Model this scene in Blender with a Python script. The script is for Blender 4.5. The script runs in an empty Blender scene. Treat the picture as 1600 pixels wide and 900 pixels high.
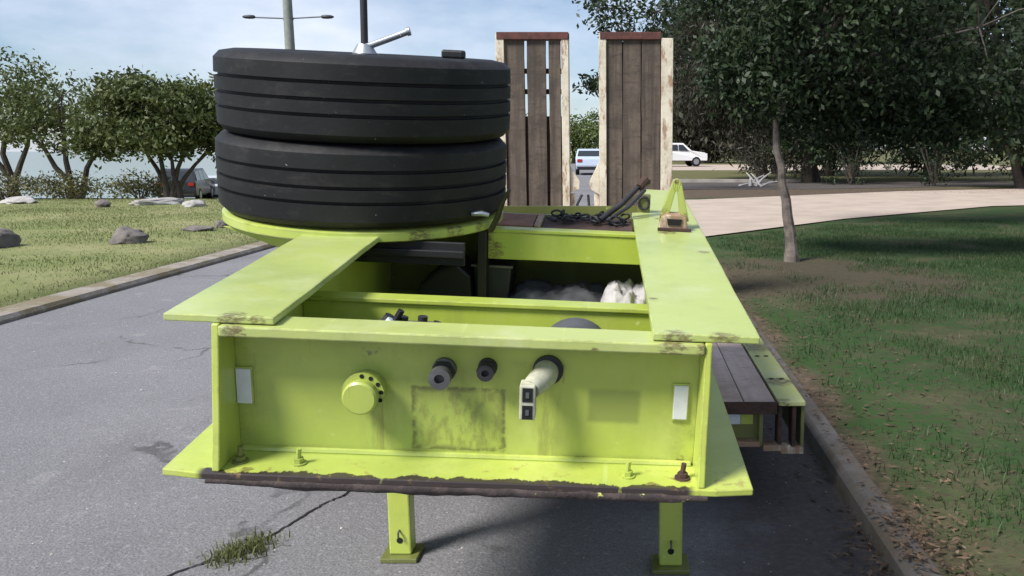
import bpy, bmesh, math, random
import numpy as np
from mathutils import Vector, Matrix, Euler, noise as mnoise
random.seed(7); rng = np.random.default_rng(7)
C = bpy.context.scene.collection
R = math.radians; PI = math.pi

# ------------------------------------------------------------------ camera
cd = bpy.data.cameras.new('camera'); cam = bpy.data.objects.new('camera', cd); C.objects.link(cam)
cam.location = (0, 0, 1.52); cam.rotation_euler = (PI/2 - 0.1584, 0, 0)
cd.sensor_width = 36; cd.lens = 1370.4/1600*36; cd.shift_x = -(978-800)/1600
cd.clip_start = 0.05; cd.clip_end = 3000
bpy.context.scene.camera = cam
# ------------------------------------------------------------------ sky and sun
SUN_EL, SUN_AZ = R(47), R(229)          # azimuth clockwise from +Y: behind and left of the camera
w = bpy.data.worlds.new('World'); bpy.context.scene.world = w; w.use_nodes = True
nt = w.node_tree; nt.nodes.clear()
sky = nt.nodes.new('ShaderNodeTexSky'); sky.sky_type = 'NISHITA'; sky.sun_disc = False
sky.sun_elevation = SUN_EL; sky.sun_rotation = SUN_AZ; sky.dust_density = .5; sky.air_density = 1.0; sky.ozone_density = 2.0
tc = nt.nodes.new('ShaderNodeTexCoord'); mp = nt.nodes.new('ShaderNodeMapping'); mp.inputs['Scale'].default_value = (1.0, 1.0, 2.6)
mp.inputs['Location'].default_value = (0.35, 0.1, 0.2)
nz = nt.nodes.new('ShaderNodeTexNoise'); nz.inputs['Scale'].default_value = 3.2; nz.inputs['Detail'].default_value = 7; nz.inputs['Roughness'].default_value = .55
rp = nt.nodes.new('ShaderNodeValToRGB'); rp.color_ramp.elements[0].position = .40; rp.color_ramp.elements[1].position = .70
rp.color_ramp.elements[0].color = (.10, .10, .10, 1); rp.color_ramp.elements[1].color = (.85, .85, .85, 1)
mx = nt.nodes.new('ShaderNodeMix'); mx.data_type = 'RGBA'; mx.inputs[7].default_value = (8.6, 9.2, 10.6, 1)
bg = nt.nodes.new('ShaderNodeBackground'); bg.inputs['Strength'].default_value = 0.074
wo = nt.nodes.new('ShaderNodeOutputWorld')
L = nt.links.new
L(tc.outputs['Generated'], mp.inputs['Vector']); L(mp.outputs[0], nz.inputs['Vector']); L(nz.outputs[0], rp.inputs[0])
tint = nt.nodes.new('ShaderNodeMix'); tint.data_type = 'RGBA'; tint.blend_type = 'MULTIPLY'; tint.inputs[0].default_value = 1; tint.inputs[7].default_value = (.86, .95, 1.07, 1)
L(rp.outputs[0], mx.inputs[0]); L(sky.outputs[0], tint.inputs[6]); L(tint.outputs[2], mx.inputs[6]); L(mx.outputs[2], bg.inputs['Color']); L(bg.outputs[0], wo.inputs[0])
sd = bpy.data.lights.new('sun', 'SUN'); sd.energy = 4.3; sd.angle = R(16); sd.color = (1, .96, .9)
sun = bpy.data.objects.new('sun', sd); C.objects.link(sun)
dv = Vector((math.sin(SUN_AZ)*math.cos(SUN_EL), math.cos(SUN_AZ)*math.cos(SUN_EL), math.sin(SUN_EL)))
sun.rotation_euler = dv.to_track_quat('Z', 'Y').to_euler(); sun.location = dv*50
vs = bpy.context.scene.view_settings
vs.view_transform = 'Standard'; vs.look = 'None'; vs.gamma = 1; vs.exposure = 0.58

# ------------------------------------------------------------------ material helpers
class NT:
    def __init__(s, name):
        s.m = bpy.data.materials.new(name); s.m.use_nodes = True
        s.t = s.m.node_tree; s.b = s.t.nodes['Principled BSDF']; s.tc = s.t.nodes.new('ShaderNodeTexCoord')
        s.obj = s.tc.outputs['Object']
    def set(s, sock, v):
        if isinstance(v, bpy.types.NodeSocket): s.t.links.new(v, sock)
        elif isinstance(v, tuple) and len(v) == 3 and sock.type == 'RGBA': sock.default_value = (*v, 1)
        else: sock.default_value = v
    def math(s, op, a, b=0.0, c=None, clamp=False):
        n = s.t.nodes.new('ShaderNodeMath'); n.operation = op; n.use_clamp = clamp
        s.set(n.inputs[0], a); s.set(n.inputs[1], b)
        if c is not None: s.set(n.inputs[2], c)
        return n.outputs[0]
    def map(s, scale=(1,1,1), loc=(0,0,0), vec=None):
        n = s.t.nodes.new('ShaderNodeMapping'); n.inputs['Scale'].default_value = scale; n.inputs['Location'].default_value = loc
        s.set(n.inputs[0], vec or s.obj); return n.outputs[0]
    def noise(s, scale, detail=4, rough=.55, vec=None, dist=0):
        n = s.t.nodes.new('ShaderNodeTexNoise'); n.inputs['Scale'].default_value = scale
        n.inputs['Detail'].default_value = detail; n.inputs['Roughness'].default_value = rough; n.inputs['Distortion'].default_value = dist
        s.set(n.inputs['Vector'], vec or s.obj); return n.outputs[0]
    def voro(s, scale, vec=None, out=0, feature='F1'):
        n = s.t.nodes.new('ShaderNodeTexVoronoi'); n.feature = feature; n.inputs['Scale'].default_value = scale
        s.set(n.inputs['Vector'], vec or s.obj); return n.outputs[out]
    def ramp(s, f, a, b, inv=False):
        n = s.t.nodes.new('ShaderNodeMapRange'); n.interpolation_type = 'SMOOTHSTEP'
        s.set(n.inputs[0], f); n.inputs[1].default_value = a; n.inputs[2].default_value = b
        n.inputs[3].default_value = 1.0 if inv else 0.0; n.inputs[4].default_value = 0.0 if inv else 1.0
        return n.outputs[0]
    def mix(s, f, a, b):
        n = s.t.nodes.new('ShaderNodeMix'); n.data_type = 'RGBA'
        s.set(n.inputs[0], f); s.set(n.inputs[6], a); s.set(n.inputs[7], b); return n.outputs[2]
    def sep(s, vec=None):
        n = s.t.nodes.new('ShaderNodeSeparateXYZ'); s.set(n.inputs[0], vec or s.obj); return n.outputs
    def sphere(s, c, r):
        n = s.t.nodes.new('ShaderNodeVectorMath'); n.operation = 'DISTANCE'
        s.set(n.inputs[0], s.obj); n.inputs[1].default_value = c
        return s.ramp(n.outputs['Value'], r*.25, r, True)
    def bump(s, h, strength=.3, dist=.01):
        n = s.t.nodes.new('ShaderNodeBump'); n.inputs['Strength'].default_value = strength; n.inputs['Distance'].default_value = dist
        s.set(n.inputs['Height'], h); s.t.links.new(n.outputs[0], s.b.inputs['Normal'])
    def out(s, col, rough=.6, metal=0., spec=.5):
        s.set(s.b.inputs['Base Color'], col); s.set(s.b.inputs['Roughness'], rough)
        s.set(s.b.inputs['Metallic'], metal); s.set(s.b.inputs['Specular IOR Level'], spec)
        return s.m
    def rnd(s):
        n = s.t.nodes.new('ShaderNodeObjectInfo'); return n.outputs['Random']

LIME = (.43, .505, .085); RUST = (.13, .062, .034)
def lime_mat(name, spots=(), base=LIME, dirt=.35, extra=None):
    n = NT(name)
    c = n.mix(n.math('MULTIPLY', n.ramp(n.noise(2.3, 5), .35, .75), .5), base, (base[0]*.86, base[1]*.84, base[2]*.8))
    c = n.mix(n.math('MULTIPLY', n.ramp(n.noise(7, 6, .7, n.map((1, 1, .25))), .52, .8), dirt), c, (.20, .21, .07))
    c = n.mix(n.ramp(n.noise(46, 6, .75), .70, .74), c, (.17, .13, .05))
    c = n.mix(n.math('MULTIPLY', n.ramp(n.noise(24, 3, .6, n.map((1, .05, 1))), .66, .74), .35), c, (.70, .78, .40))
    bv = n.t.nodes.new('ShaderNodeBevel'); bv.samples = 3; bv.inputs['Radius'].default_value = .009
    ge = n.t.nodes.new('ShaderNodeNewGeometry'); vd = n.t.nodes.new('ShaderNodeVectorMath'); vd.operation = 'DOT_PRODUCT'
    n.t.links.new(bv.outputs[0], vd.inputs[0]); n.t.links.new(ge.outputs['True Normal'], vd.inputs[1])
    edge = n.ramp(vd.outputs['Value'], .88, .995, True)
    wear = n.ramp(n.noise(11, 6, .78), .44, .58)
    c = n.mix(n.math('MULTIPLY', n.math('MULTIPLY', edge, wear), .8), c, n.mix(n.ramp(n.noise(5, 3), .45, .6), (.20, .15, .07), (.10, .055, .03)))
    c = n.mix(n.math('MULTIPLY', n.ramp(n.noise(1.1, 6, .68), .46, .66), .6), c, (base[0]*.68, base[1]*.74, base[2]*.95))
    c = n.mix(n.math('MULTIPLY', n.ramp(n.noise(3.6, 6, .7, n.map((1, 1, .35), (3, 1, 7))), .48, .68), .5), c, (base[0]*1.2, base[1]*1.12, base[2]*2.0))
    run = n.math('MULTIPLY', n.ramp(n.noise(1.0, 5, .7, n.map((44, 44, 1.6))), .62, .74), n.ramp(n.noise(2.2, 3, .6), .5, .62))
    c = n.mix(n.math('MULTIPLY', run, .55), c, (.19, .15, .05))
    c = n.mix(n.ramp(n.noise(75, 5, .7, n.map((1, 1, 1), (9, 2, 4))), .715, .735), c, (.09, .055, .035))
    for (sc, sr) in spots:
        f = n.math('ADD', n.sphere(sc, sr*.8), n.math('MULTIPLY', n.math('SUBTRACT', n.noise(70, 8, .78, n.map((.6, 1, 1.4))), .5), 2.2))
        c = n.mix(n.math('MULTIPLY', n.ramp(f, .72, 1.15), .8), c, n.mix(n.noise(55, 4), RUST, (.05, .03, .02)))
    if extra: c = extra(n, c)
    n.bump(n.noise(60, 5), .12, .004)
    r = n.math('ADD', n.math('MULTIPLY', n.noise(9, 4), .22), .34)
    n.b.inputs['Coat Weight'].default_value = .55; n.b.inputs['Coat Roughness'].default_value = .28
    return n.out(c, r)
def rect(n, cx, cz, hw, hh, soft=.004, warp=.006):
    x, y, z = n.sep()
    wx = n.math('MULTIPLY', n.math('SUBTRACT', n.noise(22, 5, .7), .5), warp*3); wz = n.math('MULTIPLY', n.math('SUBTRACT', n.noise(22, 5, .7, n.map((1, 1, 1), (5, 5, 5))), .5), warp*3)
    a = n.ramp(n.math('ABSOLUTE', n.math('SUBTRACT', n.math('ADD', x, wx), cx)), hw-soft, hw+soft, True)
    b = n.ramp(n.math('ABSOLUTE', n.math('SUBTRACT', n.math('ADD', z, wz), cz)), hh-soft, hh+soft, True)
    return n.math('MULTIPLY', a, b)
def front_extra(n, c):
    # dirty glue outline of a removed plate, a faded patch, run marks below the fittings, bolt-hole scuffs
    big = rect(n, -.025, -.262, .114, .083); inner = rect(n, -.025, -.262, .103, .072, .008)
    edge = n.math('SUBTRACT', big, inner, clamp=True)
    smear = n.ramp(n.noise(34, 6, .7, n.map((1, 1, .45))), .44, .62)
    c = n.mix(n.math('MULTIPLY', edge, n.math('MULTIPLY', n.ramp(n.noise(30, 4, .7), .34, .54), .9)), c, (.12, .125, .035))
    c = n.mix(n.math('MULTIPLY', inner, n.math('MULTIPLY', smear, .7)), c, (.19, .205, .05))
    c = n.mix(n.math('MULTIPLY', rect(n, .353, -.213, .063, .043, .008, .003), .85), c, (.235, .285, .06))
    for cx, cz, hw, hh, a in ((-.22, -.28, .035, .07, .45), (.19, -.27, .03, .10, .5), (-.1, -.20, .09, .008, .4), (.165, -.111, .065, .004, .5), (.228, -.135, .003, .024, .6), (.10, -.19, .05, .004, .4), (-.05, -.16, .05, .02, .3)):
        c = n.mix(n.math('MULTIPLY', rect(n, cx, cz, hw, hh, .02 if hw > .02 else .002), n.math('MULTIPLY', n.ramp(n.noise(40, 5, .7, n.map((1, 1, .2))), .35, .65), a)), c, (.17, .17, .05))
    x, y, z = n.sep()
    cor = n.math('MAXIMUM', n.ramp(n.math('ABSOLUTE', x), .44, .56), n.ramp(z, -.10, -.045))  # corner grime, also paints in the shade of the webs and top flange
    cor = n.math('MAXIMUM', cor, n.ramp(z, -.335, -.36))
    c = n.mix(n.math('MULTIPLY', n.math('MULTIPLY', cor, n.ramp(n.noise(9, 6, .7), .42, .66)), .55), c, (.15, .16, .045))
    c = n.mix(n.math('MULTIPLY', n.sphere((-.233, .07, -.095), .03), n.ramp(n.noise(90, 4), .5, .6)), c, (.22, .21, .1))
    return c
def bottom_extra(n, c):
    x, y, z = n.sep()
    e = n.math('ADD', y, n.math('MULTIPLY', n.math('SUBTRACT', n.noise(11, 6, .7, n.map((1, .3, .3))), .5), .10))
    f = n.ramp(e, -.052, -.046, True)
    f = n.math('MULTIPLY', f, n.ramp(n.math('ABSOLUTE', n.math('ADD', x, .03)), .56, .585, True))
    c = n.mix(f, c, (.035, .024, .022))
    g = n.math('MULTIPLY', n.ramp(y, .0, .085, True), n.ramp(n.noise(26, 6, .7), .58, .68))
    return n.mix(n.math('MULTIPLY', g, .6), c, (.25, .17, .06))
M = {}
M['lime'] = lime_mat('lime_paint')
M['lime_top_left'] = lime_mat('lime_paint_left_beam', [((-.53, -.0, -.01), .09), ((-.47, .0, -.01), .05)], base=(.41, .485, .14))  # faded paint; the paler base also carries the sky's reflection on the top
M['lime_top_right'] = lime_mat('lime_paint_right_beam', [((.49, 0, -.012), .10), ((.60, 0, -.012), .09), ((.55, 1.26, 0), .10), ((.62, 1.45, 0), .09), ((.65, .93, 0), .06), ((.56, 1.55, 0), .12), ((.45, .3, -.01), .05)], base=(.41, .49, .142))  # sky sheen on the beam top is put into this base too
M['lime_channel'] = lime_mat('lime_paint_channel', [((.48, -.02, -.03), .09), ((.56, -.02, -.03), .07), ((-.52, -.02, -.03), .07), ((0.3, -.02, -.045), .03)], base=(.41, .475, .14))  # channel top: reflected sky mixed into the paler base colour
M['lime_front'] = lime_mat('lime_paint_front_plate', [((.525, .06, -.35), .04)], extra=front_extra)
M['lime_bottom'] = lime_mat('lime_paint_bottom_plate', [((.524, -.01, -.36), .06), ((.45, -.05, -.36), .05), ((-.5, -.04, -.36), .04)], extra=bottom_extra)
M['lime_cross'] = lime_mat('lime_paint_cross_member', [((-.1, 1.28, -.1), .12), ((-.12, 1.28, -.04), .08)], base=(.36, .44, .06), dirt=.6)
M['lime_dirty_shade'] = lime_mat('lime_paint_dirty_shade', [((-.1, 1.55, -.3), .3)], base=(.135, .15, .035), dirt=.9)  # dirty paint with the shade of the bay put into its dark base
M['lime_tray'] = lime_mat('lime_paint_tray', [((-.3, 1.0, .0), .12), ((-.2, 1.1, .0), .1), ((-.12, 1.2, 0), .08)], base=(.38, .46, .09))

def simple(name, col, rough=.6, metal=0, var=.25, scale=12, bump=.15, bscale=40, spec=.5):
    n = NT(name)
    c = n.mix(n.ramp(n.noise(scale, 5, .65), .3, .75), col, tuple(v*(1-var) for v in col))
    if bump: n.bump(n.noise(bscale, 5), bump, .005)
    return n.out(c, rough, metal, spec)
M['rubber'] = None
n = NT('tyre_rubber')
x, y, z = n.sep()
c = n.mix(n.ramp(n.noise(4, 5, .6), .35, .75), (.005, .0055, .0065), (.0105, .011, .0125))
c = n.mix(n.math('MULTIPLY', n.ramp(n.noise(30, 5, .7), .55, .8), .4), c, (.04, .038, .036))
c = n.mix(n.ramp(n.noise(60, 2), .76, .79), c, (.2, .2, .19))
c = n.mix(n.math('MULTIPLY', n.ramp(n.noise(5, 7, .75, n.map((1, 1, 2.5), (3, 3, 3))), .52, .7), .55), c, (.036, .034, .031))
n.bump(n.noise(70, 4), .18, .003)
M['rubber'] = n.out(c, n.math('ADD', n.math('MULTIPLY', n.noise(6, 3), .2), .54), 0, .32)
M['rust_plate'] = simple('rusted_plate', (.30, .15, .10), .85, 0, .5, 14, .4)
M['rust_dark'] = simple('dark_rust', (.075, .04, .03), .85, 0, .5, 20, .4)
M['skid'] = None
n = NT('worn_skid')
c = n.mix(n.ramp(n.noise(16, 6, .7), .4, .7), (.030, .022, .022), (.085, .062, .055))
c = n.mix(n.ramp(n.noise(22, 5, .7, n.map((1, 1, 1.5))), .66, .70), c, (.42, .46, .12))
n.bump(n.noise(30, 6, .7), .6, .01); M['skid'] = n.out(c, .85)
M['steel'] = simple('dull_steel', (.16, .16, .165), .55, .6, .4)
M['steel_light'] = simple('zinc_steel', (.42, .45, .48), .4, .7, .25)
M['dark_steel'] = simple('dark_steel', (.045, .045, .05), .6, .4, .4)
M['black'] = simple('black_plastic', (.012, .012, .014), .5, 0, .3)
M['navy'] = simple('dark_blue_plastic', (.016, .018, .035), .5, 0, .3)
M['hole'] = simple('blackened_hole', (.006, .006, .006), .9, 0, 0, bump=0)
M['cream_plastic'] = simple('grubby_cream_plastic', (.52, .52, .40), .5, 0, .4, 20)
M['reflector'] = simple('white_reflector', (.66, .67, .70), .3, 0, .12, 30)
M['sticker'] = simple('white_label', (.6, .66, .7), .5, 0, .2, 30)
def cream_mat(name):
    n = NT(name)
    c = n.mix(n.ramp(n.noise(5, 6, .7), .35, .75), (.60, .56, .45), (.40, .35, .26))
    f = n.math('ADD', n.noise(9, 6, .72, n.map((1.6, 1.6, .5))), n.math('MULTIPLY', n.ramp(n.sep()[2], 1.4, .35), .12))
    c = n.mix(n.math('MULTIPLY', n.ramp(f, .49, .63), .85), c, (.23, .12, .06))
    n.bump(n.noise(40, 5), .3, .004); return n.out(c, .65)
M['cream'] = cream_mat('rusty_cream_paint')
M['redbrown'] = simple('red_brown_bar', (.10, .030, .022), .7, 0, .6, 18, .4)
def plank_mat(name, ca, cb, axis=2):
    n = NT(name); r = n.rnd()
    s = [11, 11, 11]; s[axis] = .55
    off = n.t.nodes.new('ShaderNodeCombineXYZ'); n.set(off.inputs[0], n.math('MULTIPLY', r, 17)); n.set(off.inputs[1], n.math('MULTIPLY', r, 5)); n.set(off.inputs[2], n.math('MULTIPLY', r, 9))
    va = n.t.nodes.new('ShaderNodeVectorMath'); n.set(va.inputs[0], n.obj); n.set(va.inputs[1], off.outputs[0]); v = va.outputs[0]
    grain = n.noise(1.6, 7, .7, n.map(tuple(s), vec=v), .6)
    c = n.mix(n.ramp(grain, .32, .72), ca, cb)
    c = n.mix(n.math('MULTIPLY', n.ramp(n.noise(4.5, 7, .75, v), .42, .62), .7), c, tuple(k*.7 for k in ca))
    t = [4, 4, 4]; t[axis] = 15
    saw = n.noise(1.6, 4, .7, n.map(tuple(t), vec=v), .8)
    c = n.mix(n.math('MULTIPLY', n.ramp(saw, .54, .70), .75), c, tuple(k*.42 for k in ca))
    c = n.mix(n.math('MULTIPLY', r, .35), c, tuple(k*.62 for k in cb))
    n.bump(n.math('ADD', grain, n.math('MULTIPLY', saw, .6)), .55, .006); return n.out(c, .85)
M['plank'] = plank_mat('weathered_ramp_timber', (.038, .029, .022), (.135, .105, .08), 2)
M['deck_plank'] = plank_mat('weathered_deck_timber', (.44, .33, .275), (.60, .485, .42), 1)
M['bark'] = simple('pale_grey_bark', (.175, .145, .125), .9, 0, .75, 7, .9, 14)
M['bark_dark'] = simple('dark_bark', (.075, .06, .05), .9, 0, .5, 9, .6, 18)
M['tarp'] = simple('grey_tarp', (.085, .09, .095), .6, 0, .35, 8)
M['rag'] = simple('white_rag', (.47, .45, .455), .9, 0, .35, 9)
M['stone'] = simple('grey_brown_stone', (.17, .15, .14), .9, 0, .55, 5, .7, 14)
M['stone_pale'] = simple('pale_stone', (.42, .40, .38), .9, 0, .4, 5, .6, 14)
M['concrete'] = simple('weathered_concrete', (.34, .31, .285), .9, 0, .4, 2.5, .3, 60)
M['path'] = simple('pale_path', (.42, .345, .285), .9, 0, .22, 1.2, .15, 50)
n = NT('kerb_concrete')
c = n.mix(n.ramp(n.noise(5, 6, .7), .3, .7), (.13, .118, .108), (.075, .068, .062))
c = n.mix(n.ramp(n.noise(2.2, 7, .75), .46, .60), c, (.085, .07, .05)); n.bump(n.noise(40, 5), .5, .008)
M['kerb'] = n.out(c, .9)
n = NT('dirt_covered_edging')
c = n.mix(n.ramp(n.noise(5, 6, .7), .3, .7), (.30, .27, .235), (.20, .175, .15))
c = n.mix(n.ramp(n.noise(1.7, 7, .78), .42, .56), c, (.17, .14, .085)); n.bump(n.noise(40, 5), .5, .008)
M['edging'] = n.out(c, .9)
M['pole'] = simple('weathered_grey_pole', (.24, .26, .235), .8, 0, .35, 4)
M['lamp'] = simple('street_lamp_housing', (.05, .055, .07), .5, .3, .2)
M['car_white'] = simple('white_car_paint', (.75, .76, .77), .3, 0, .05, bump=0)
M['car_blue'] = simple('pale_blue_car_paint', (.46, .53, .66), .3, 0, .08, bump=0)
M['car_dark'] = simple('dark_car_paint', (.02, .021, .026), .3, 0, .1, bump=0)
M['car_silver'] = simple('silver_car_paint', (.55, .57, .60), .3, .2, .1, bump=0)
M['glass'] = simple('dark_glass', (.03, .036, .045), .08, 0, .1, bump=0)
M['tail'] = simple('red_tail_lamp', (.35, .02, .015), .3, 0, .1, bump=0)
M['headlamp'] = simple('clear_lamp', (.7, .7, .68), .2, 0, .1, bump=0)
def leaf_mat(name, a, b):
    m = bpy.data.materials.new(name); m.use_nodes = True; t = m.node_tree; t.nodes.clear()
    o = t.nodes.new('ShaderNodeOutputMaterial'); d = t.nodes.new('ShaderNodeBsdfPrincipled'); tr = t.nodes.new('ShaderNodeBsdfTranslucent'); mxs = t.nodes.new('ShaderNodeMixShader')
    g = t.nodes.new('ShaderNodeNewGeometry'); tcn = t.nodes.new('ShaderNodeTexCoord'); nn = t.nodes.new('ShaderNodeTexNoise'); nn.inputs['Scale'].default_value = 1.1; nn.inputs['Detail'].default_value = 3
    mm = t.nodes.new('ShaderNodeMath'); mm.operation = 'ADD'; m2 = t.nodes.new('ShaderNodeMath'); m2.operation = 'MULTIPLY_ADD'; m2.inputs[1].default_value = 1.6; m2.inputs[2].default_value = -.75
    mc = t.nodes.new('ShaderNodeMix'); mc.data_type = 'RGBA'; mc.inputs[6].default_value = (*a, 1); mc.inputs[7].default_value = (*b, 1)
    t.links.new(tcn.outputs['Object'], nn.inputs['Vector']); t.links.new(nn.outputs[0], m2.inputs[0]); t.links.new(m2.outputs[0], mm.inputs[0])
    m3 = t.nodes.new('ShaderNodeMath'); m3.operation = 'MULTIPLY'; m3.inputs[1].default_value = .6; t.links.new(g.outputs['Random Per Island'], m3.inputs[0]); t.links.new(m3.outputs[0], mm.inputs[1]); mm.use_clamp = True
    t.links.new(mm.outputs[0], mc.inputs[0]); t.links.new(mc.outputs[2], d.inputs['Base Color']); t.links.new(mc.outputs[2], tr.inputs[0])
    d.inputs['Roughness'].default_value = .55; d.inputs['Specular IOR Level'].default_value = .35
    mxs.inputs[0].default_value = .25; t.links.new(d.outputs[0], mxs.inputs[1]); t.links.new(tr.outputs[0], mxs.inputs[2]); t.links.new(mxs.outputs[0], o.inputs[0]); return m
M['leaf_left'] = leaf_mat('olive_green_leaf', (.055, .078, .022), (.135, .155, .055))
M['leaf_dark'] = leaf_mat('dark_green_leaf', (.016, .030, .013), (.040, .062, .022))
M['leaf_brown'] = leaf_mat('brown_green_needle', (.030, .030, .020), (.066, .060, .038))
M['leaf_bright'] = leaf_mat('fresh_green_leaf', (.065, .10, .022), (.15, .19, .05))
M['leaf_hedge'] = leaf_mat('olive_scrub_leaf', (.10, .105, .04), (.18, .17, .075))
M['blade_dark'] = leaf_mat('shaded_grass_blade', (.022, .055, .016), (.058, .10, .03))  # verge grass, tree shade put into the darker green
M['blade_light'] = leaf_mat('lawn_grass_blade', (.165, .195, .07), (.27, .275, .13))
M['blade_mid'] = leaf_mat('dusty_grass_blade', (.09, .11, .035), (.17, .18, .075))
M['litter'] = leaf_mat('dry_brown_leaf', (.07, .045, .028), (.20, .135, .085))

# asphalt: worn aggregate, patches, tar stains
n = NT('worn_asphalt')
c = n.mix(n.ramp(n.noise(.55, 5, .6), .35, .7), (.168, .165, .176), (.215, .211, .223))
c = n.mix(n.ramp(n.noise(110, 3, .7), .42, .72), c, (.095, .095, .10))
c = n.mix(n.math('MULTIPLY', n.ramp(n.voro(85), .22, .05), .9), c, (.33, .33, .34))
c = n.mix(n.math('MULTIPLY', n.ramp(n.noise(2.2, 6, .7), .55, .75), .45), c, (.10, .098, .10))
c = n.mix(n.ramp(n.noise(26, 3, .6), .70, .73), c, (.27, .26, .25))
st = n.ramp(n.noise(.9, 6, .72, n.map((1, .35, 1), (4, 2, 0))), .52, .70)
c = n.mix(n.math('MULTIPLY', st, .5), c, (.11, .108, .11))
c = n.mix(n.math('MULTIPLY', n.ramp(n.noise(3.1, 4, .6, n.map((1, 1, 1), (7, 3, 1))), .62, .68), .25), c, (.30, .29, .28))
wv = n.t.nodes.new('ShaderNodeVectorMath'); nzc = n.t.nodes.new('ShaderNodeTexNoise'); nzc.inputs['Scale'].default_value = 2.5; nzc.inputs['Detail'].default_value = 5
n.t.links.new(n.obj, nzc.inputs['Vector']); wv.operation = 'MULTIPLY_ADD'; n.t.links.new(nzc.outputs['Color'], wv.inputs[0]); wv.inputs[1].default_value = (.7, .7, 0); n.t.links.new(n.obj, wv.inputs[2])
c = n.mix(n.math('MULTIPLY', n.ramp(n.noise(34, 4, .75, n.map((1, 1, 1), (2, 5, 1))), .54, .66), .55), c, (.30, .295, .30))
c = n.mix(n.math('MULTIPLY', n.ramp(n.noise(30, 4, .75, n.map((1, 1, 1), (8, 1, 3))), .56, .66), .55), c, (.085, .083, .085))
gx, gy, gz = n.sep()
gut = n.math('ADD', gx, n.math('MULTIPLY', n.math('SUBTRACT', n.noise(1.9, 6, .72), .5), .9))  # gutter dirt; its dark tone also paints in the shade beside the deck
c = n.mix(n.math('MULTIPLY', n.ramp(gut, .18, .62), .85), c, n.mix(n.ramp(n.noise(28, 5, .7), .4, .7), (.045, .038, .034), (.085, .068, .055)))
crk = n.math('MULTIPLY', n.ramp(n.voro(.55, wv.outputs[0], 0, 'DISTANCE_TO_EDGE'), .003, .012, True), n.ramp(n.noise(.8, 4, .6), .48, .6))
c = n.mix(n.math('MULTIPLY', crk, .7), c, (.045, .044, .045))
n.bump(n.math('ADD', n.noise(95, 4, .7), n.math('MULTIPLY', n.voro(70), .6)), .6, .006)
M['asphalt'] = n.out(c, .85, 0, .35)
n = NT('ground_cover')
x, y, z = n.sep()
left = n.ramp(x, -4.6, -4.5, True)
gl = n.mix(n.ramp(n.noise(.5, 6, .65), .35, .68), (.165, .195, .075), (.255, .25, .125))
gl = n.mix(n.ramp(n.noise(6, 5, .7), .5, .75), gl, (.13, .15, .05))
gr = n.mix(n.ramp(n.noise(1.1, 6, .7), .46, .68), (.032, .066, .022), (.085, .08, .046))  # verge green, darkened in colour for the tree shade
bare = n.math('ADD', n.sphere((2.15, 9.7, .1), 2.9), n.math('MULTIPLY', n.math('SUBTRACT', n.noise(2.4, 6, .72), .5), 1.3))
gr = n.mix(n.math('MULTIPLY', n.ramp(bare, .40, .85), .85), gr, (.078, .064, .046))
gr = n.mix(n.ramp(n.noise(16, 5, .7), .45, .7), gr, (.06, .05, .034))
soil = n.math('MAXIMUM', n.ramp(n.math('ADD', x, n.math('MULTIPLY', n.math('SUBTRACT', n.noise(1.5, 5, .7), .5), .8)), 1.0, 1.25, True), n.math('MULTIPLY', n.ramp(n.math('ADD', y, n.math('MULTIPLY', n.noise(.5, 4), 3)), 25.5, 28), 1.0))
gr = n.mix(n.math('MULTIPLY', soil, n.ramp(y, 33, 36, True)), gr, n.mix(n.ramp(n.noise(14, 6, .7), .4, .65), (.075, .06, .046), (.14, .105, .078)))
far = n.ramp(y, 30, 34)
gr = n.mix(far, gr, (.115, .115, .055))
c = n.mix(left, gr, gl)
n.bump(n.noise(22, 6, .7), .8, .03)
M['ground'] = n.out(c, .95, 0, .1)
n = NT('calm_water'); n.bump(n.noise(1.4, 4), .15, .05); M['water'] = n.out((.10, .14, .16), .12)

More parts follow.
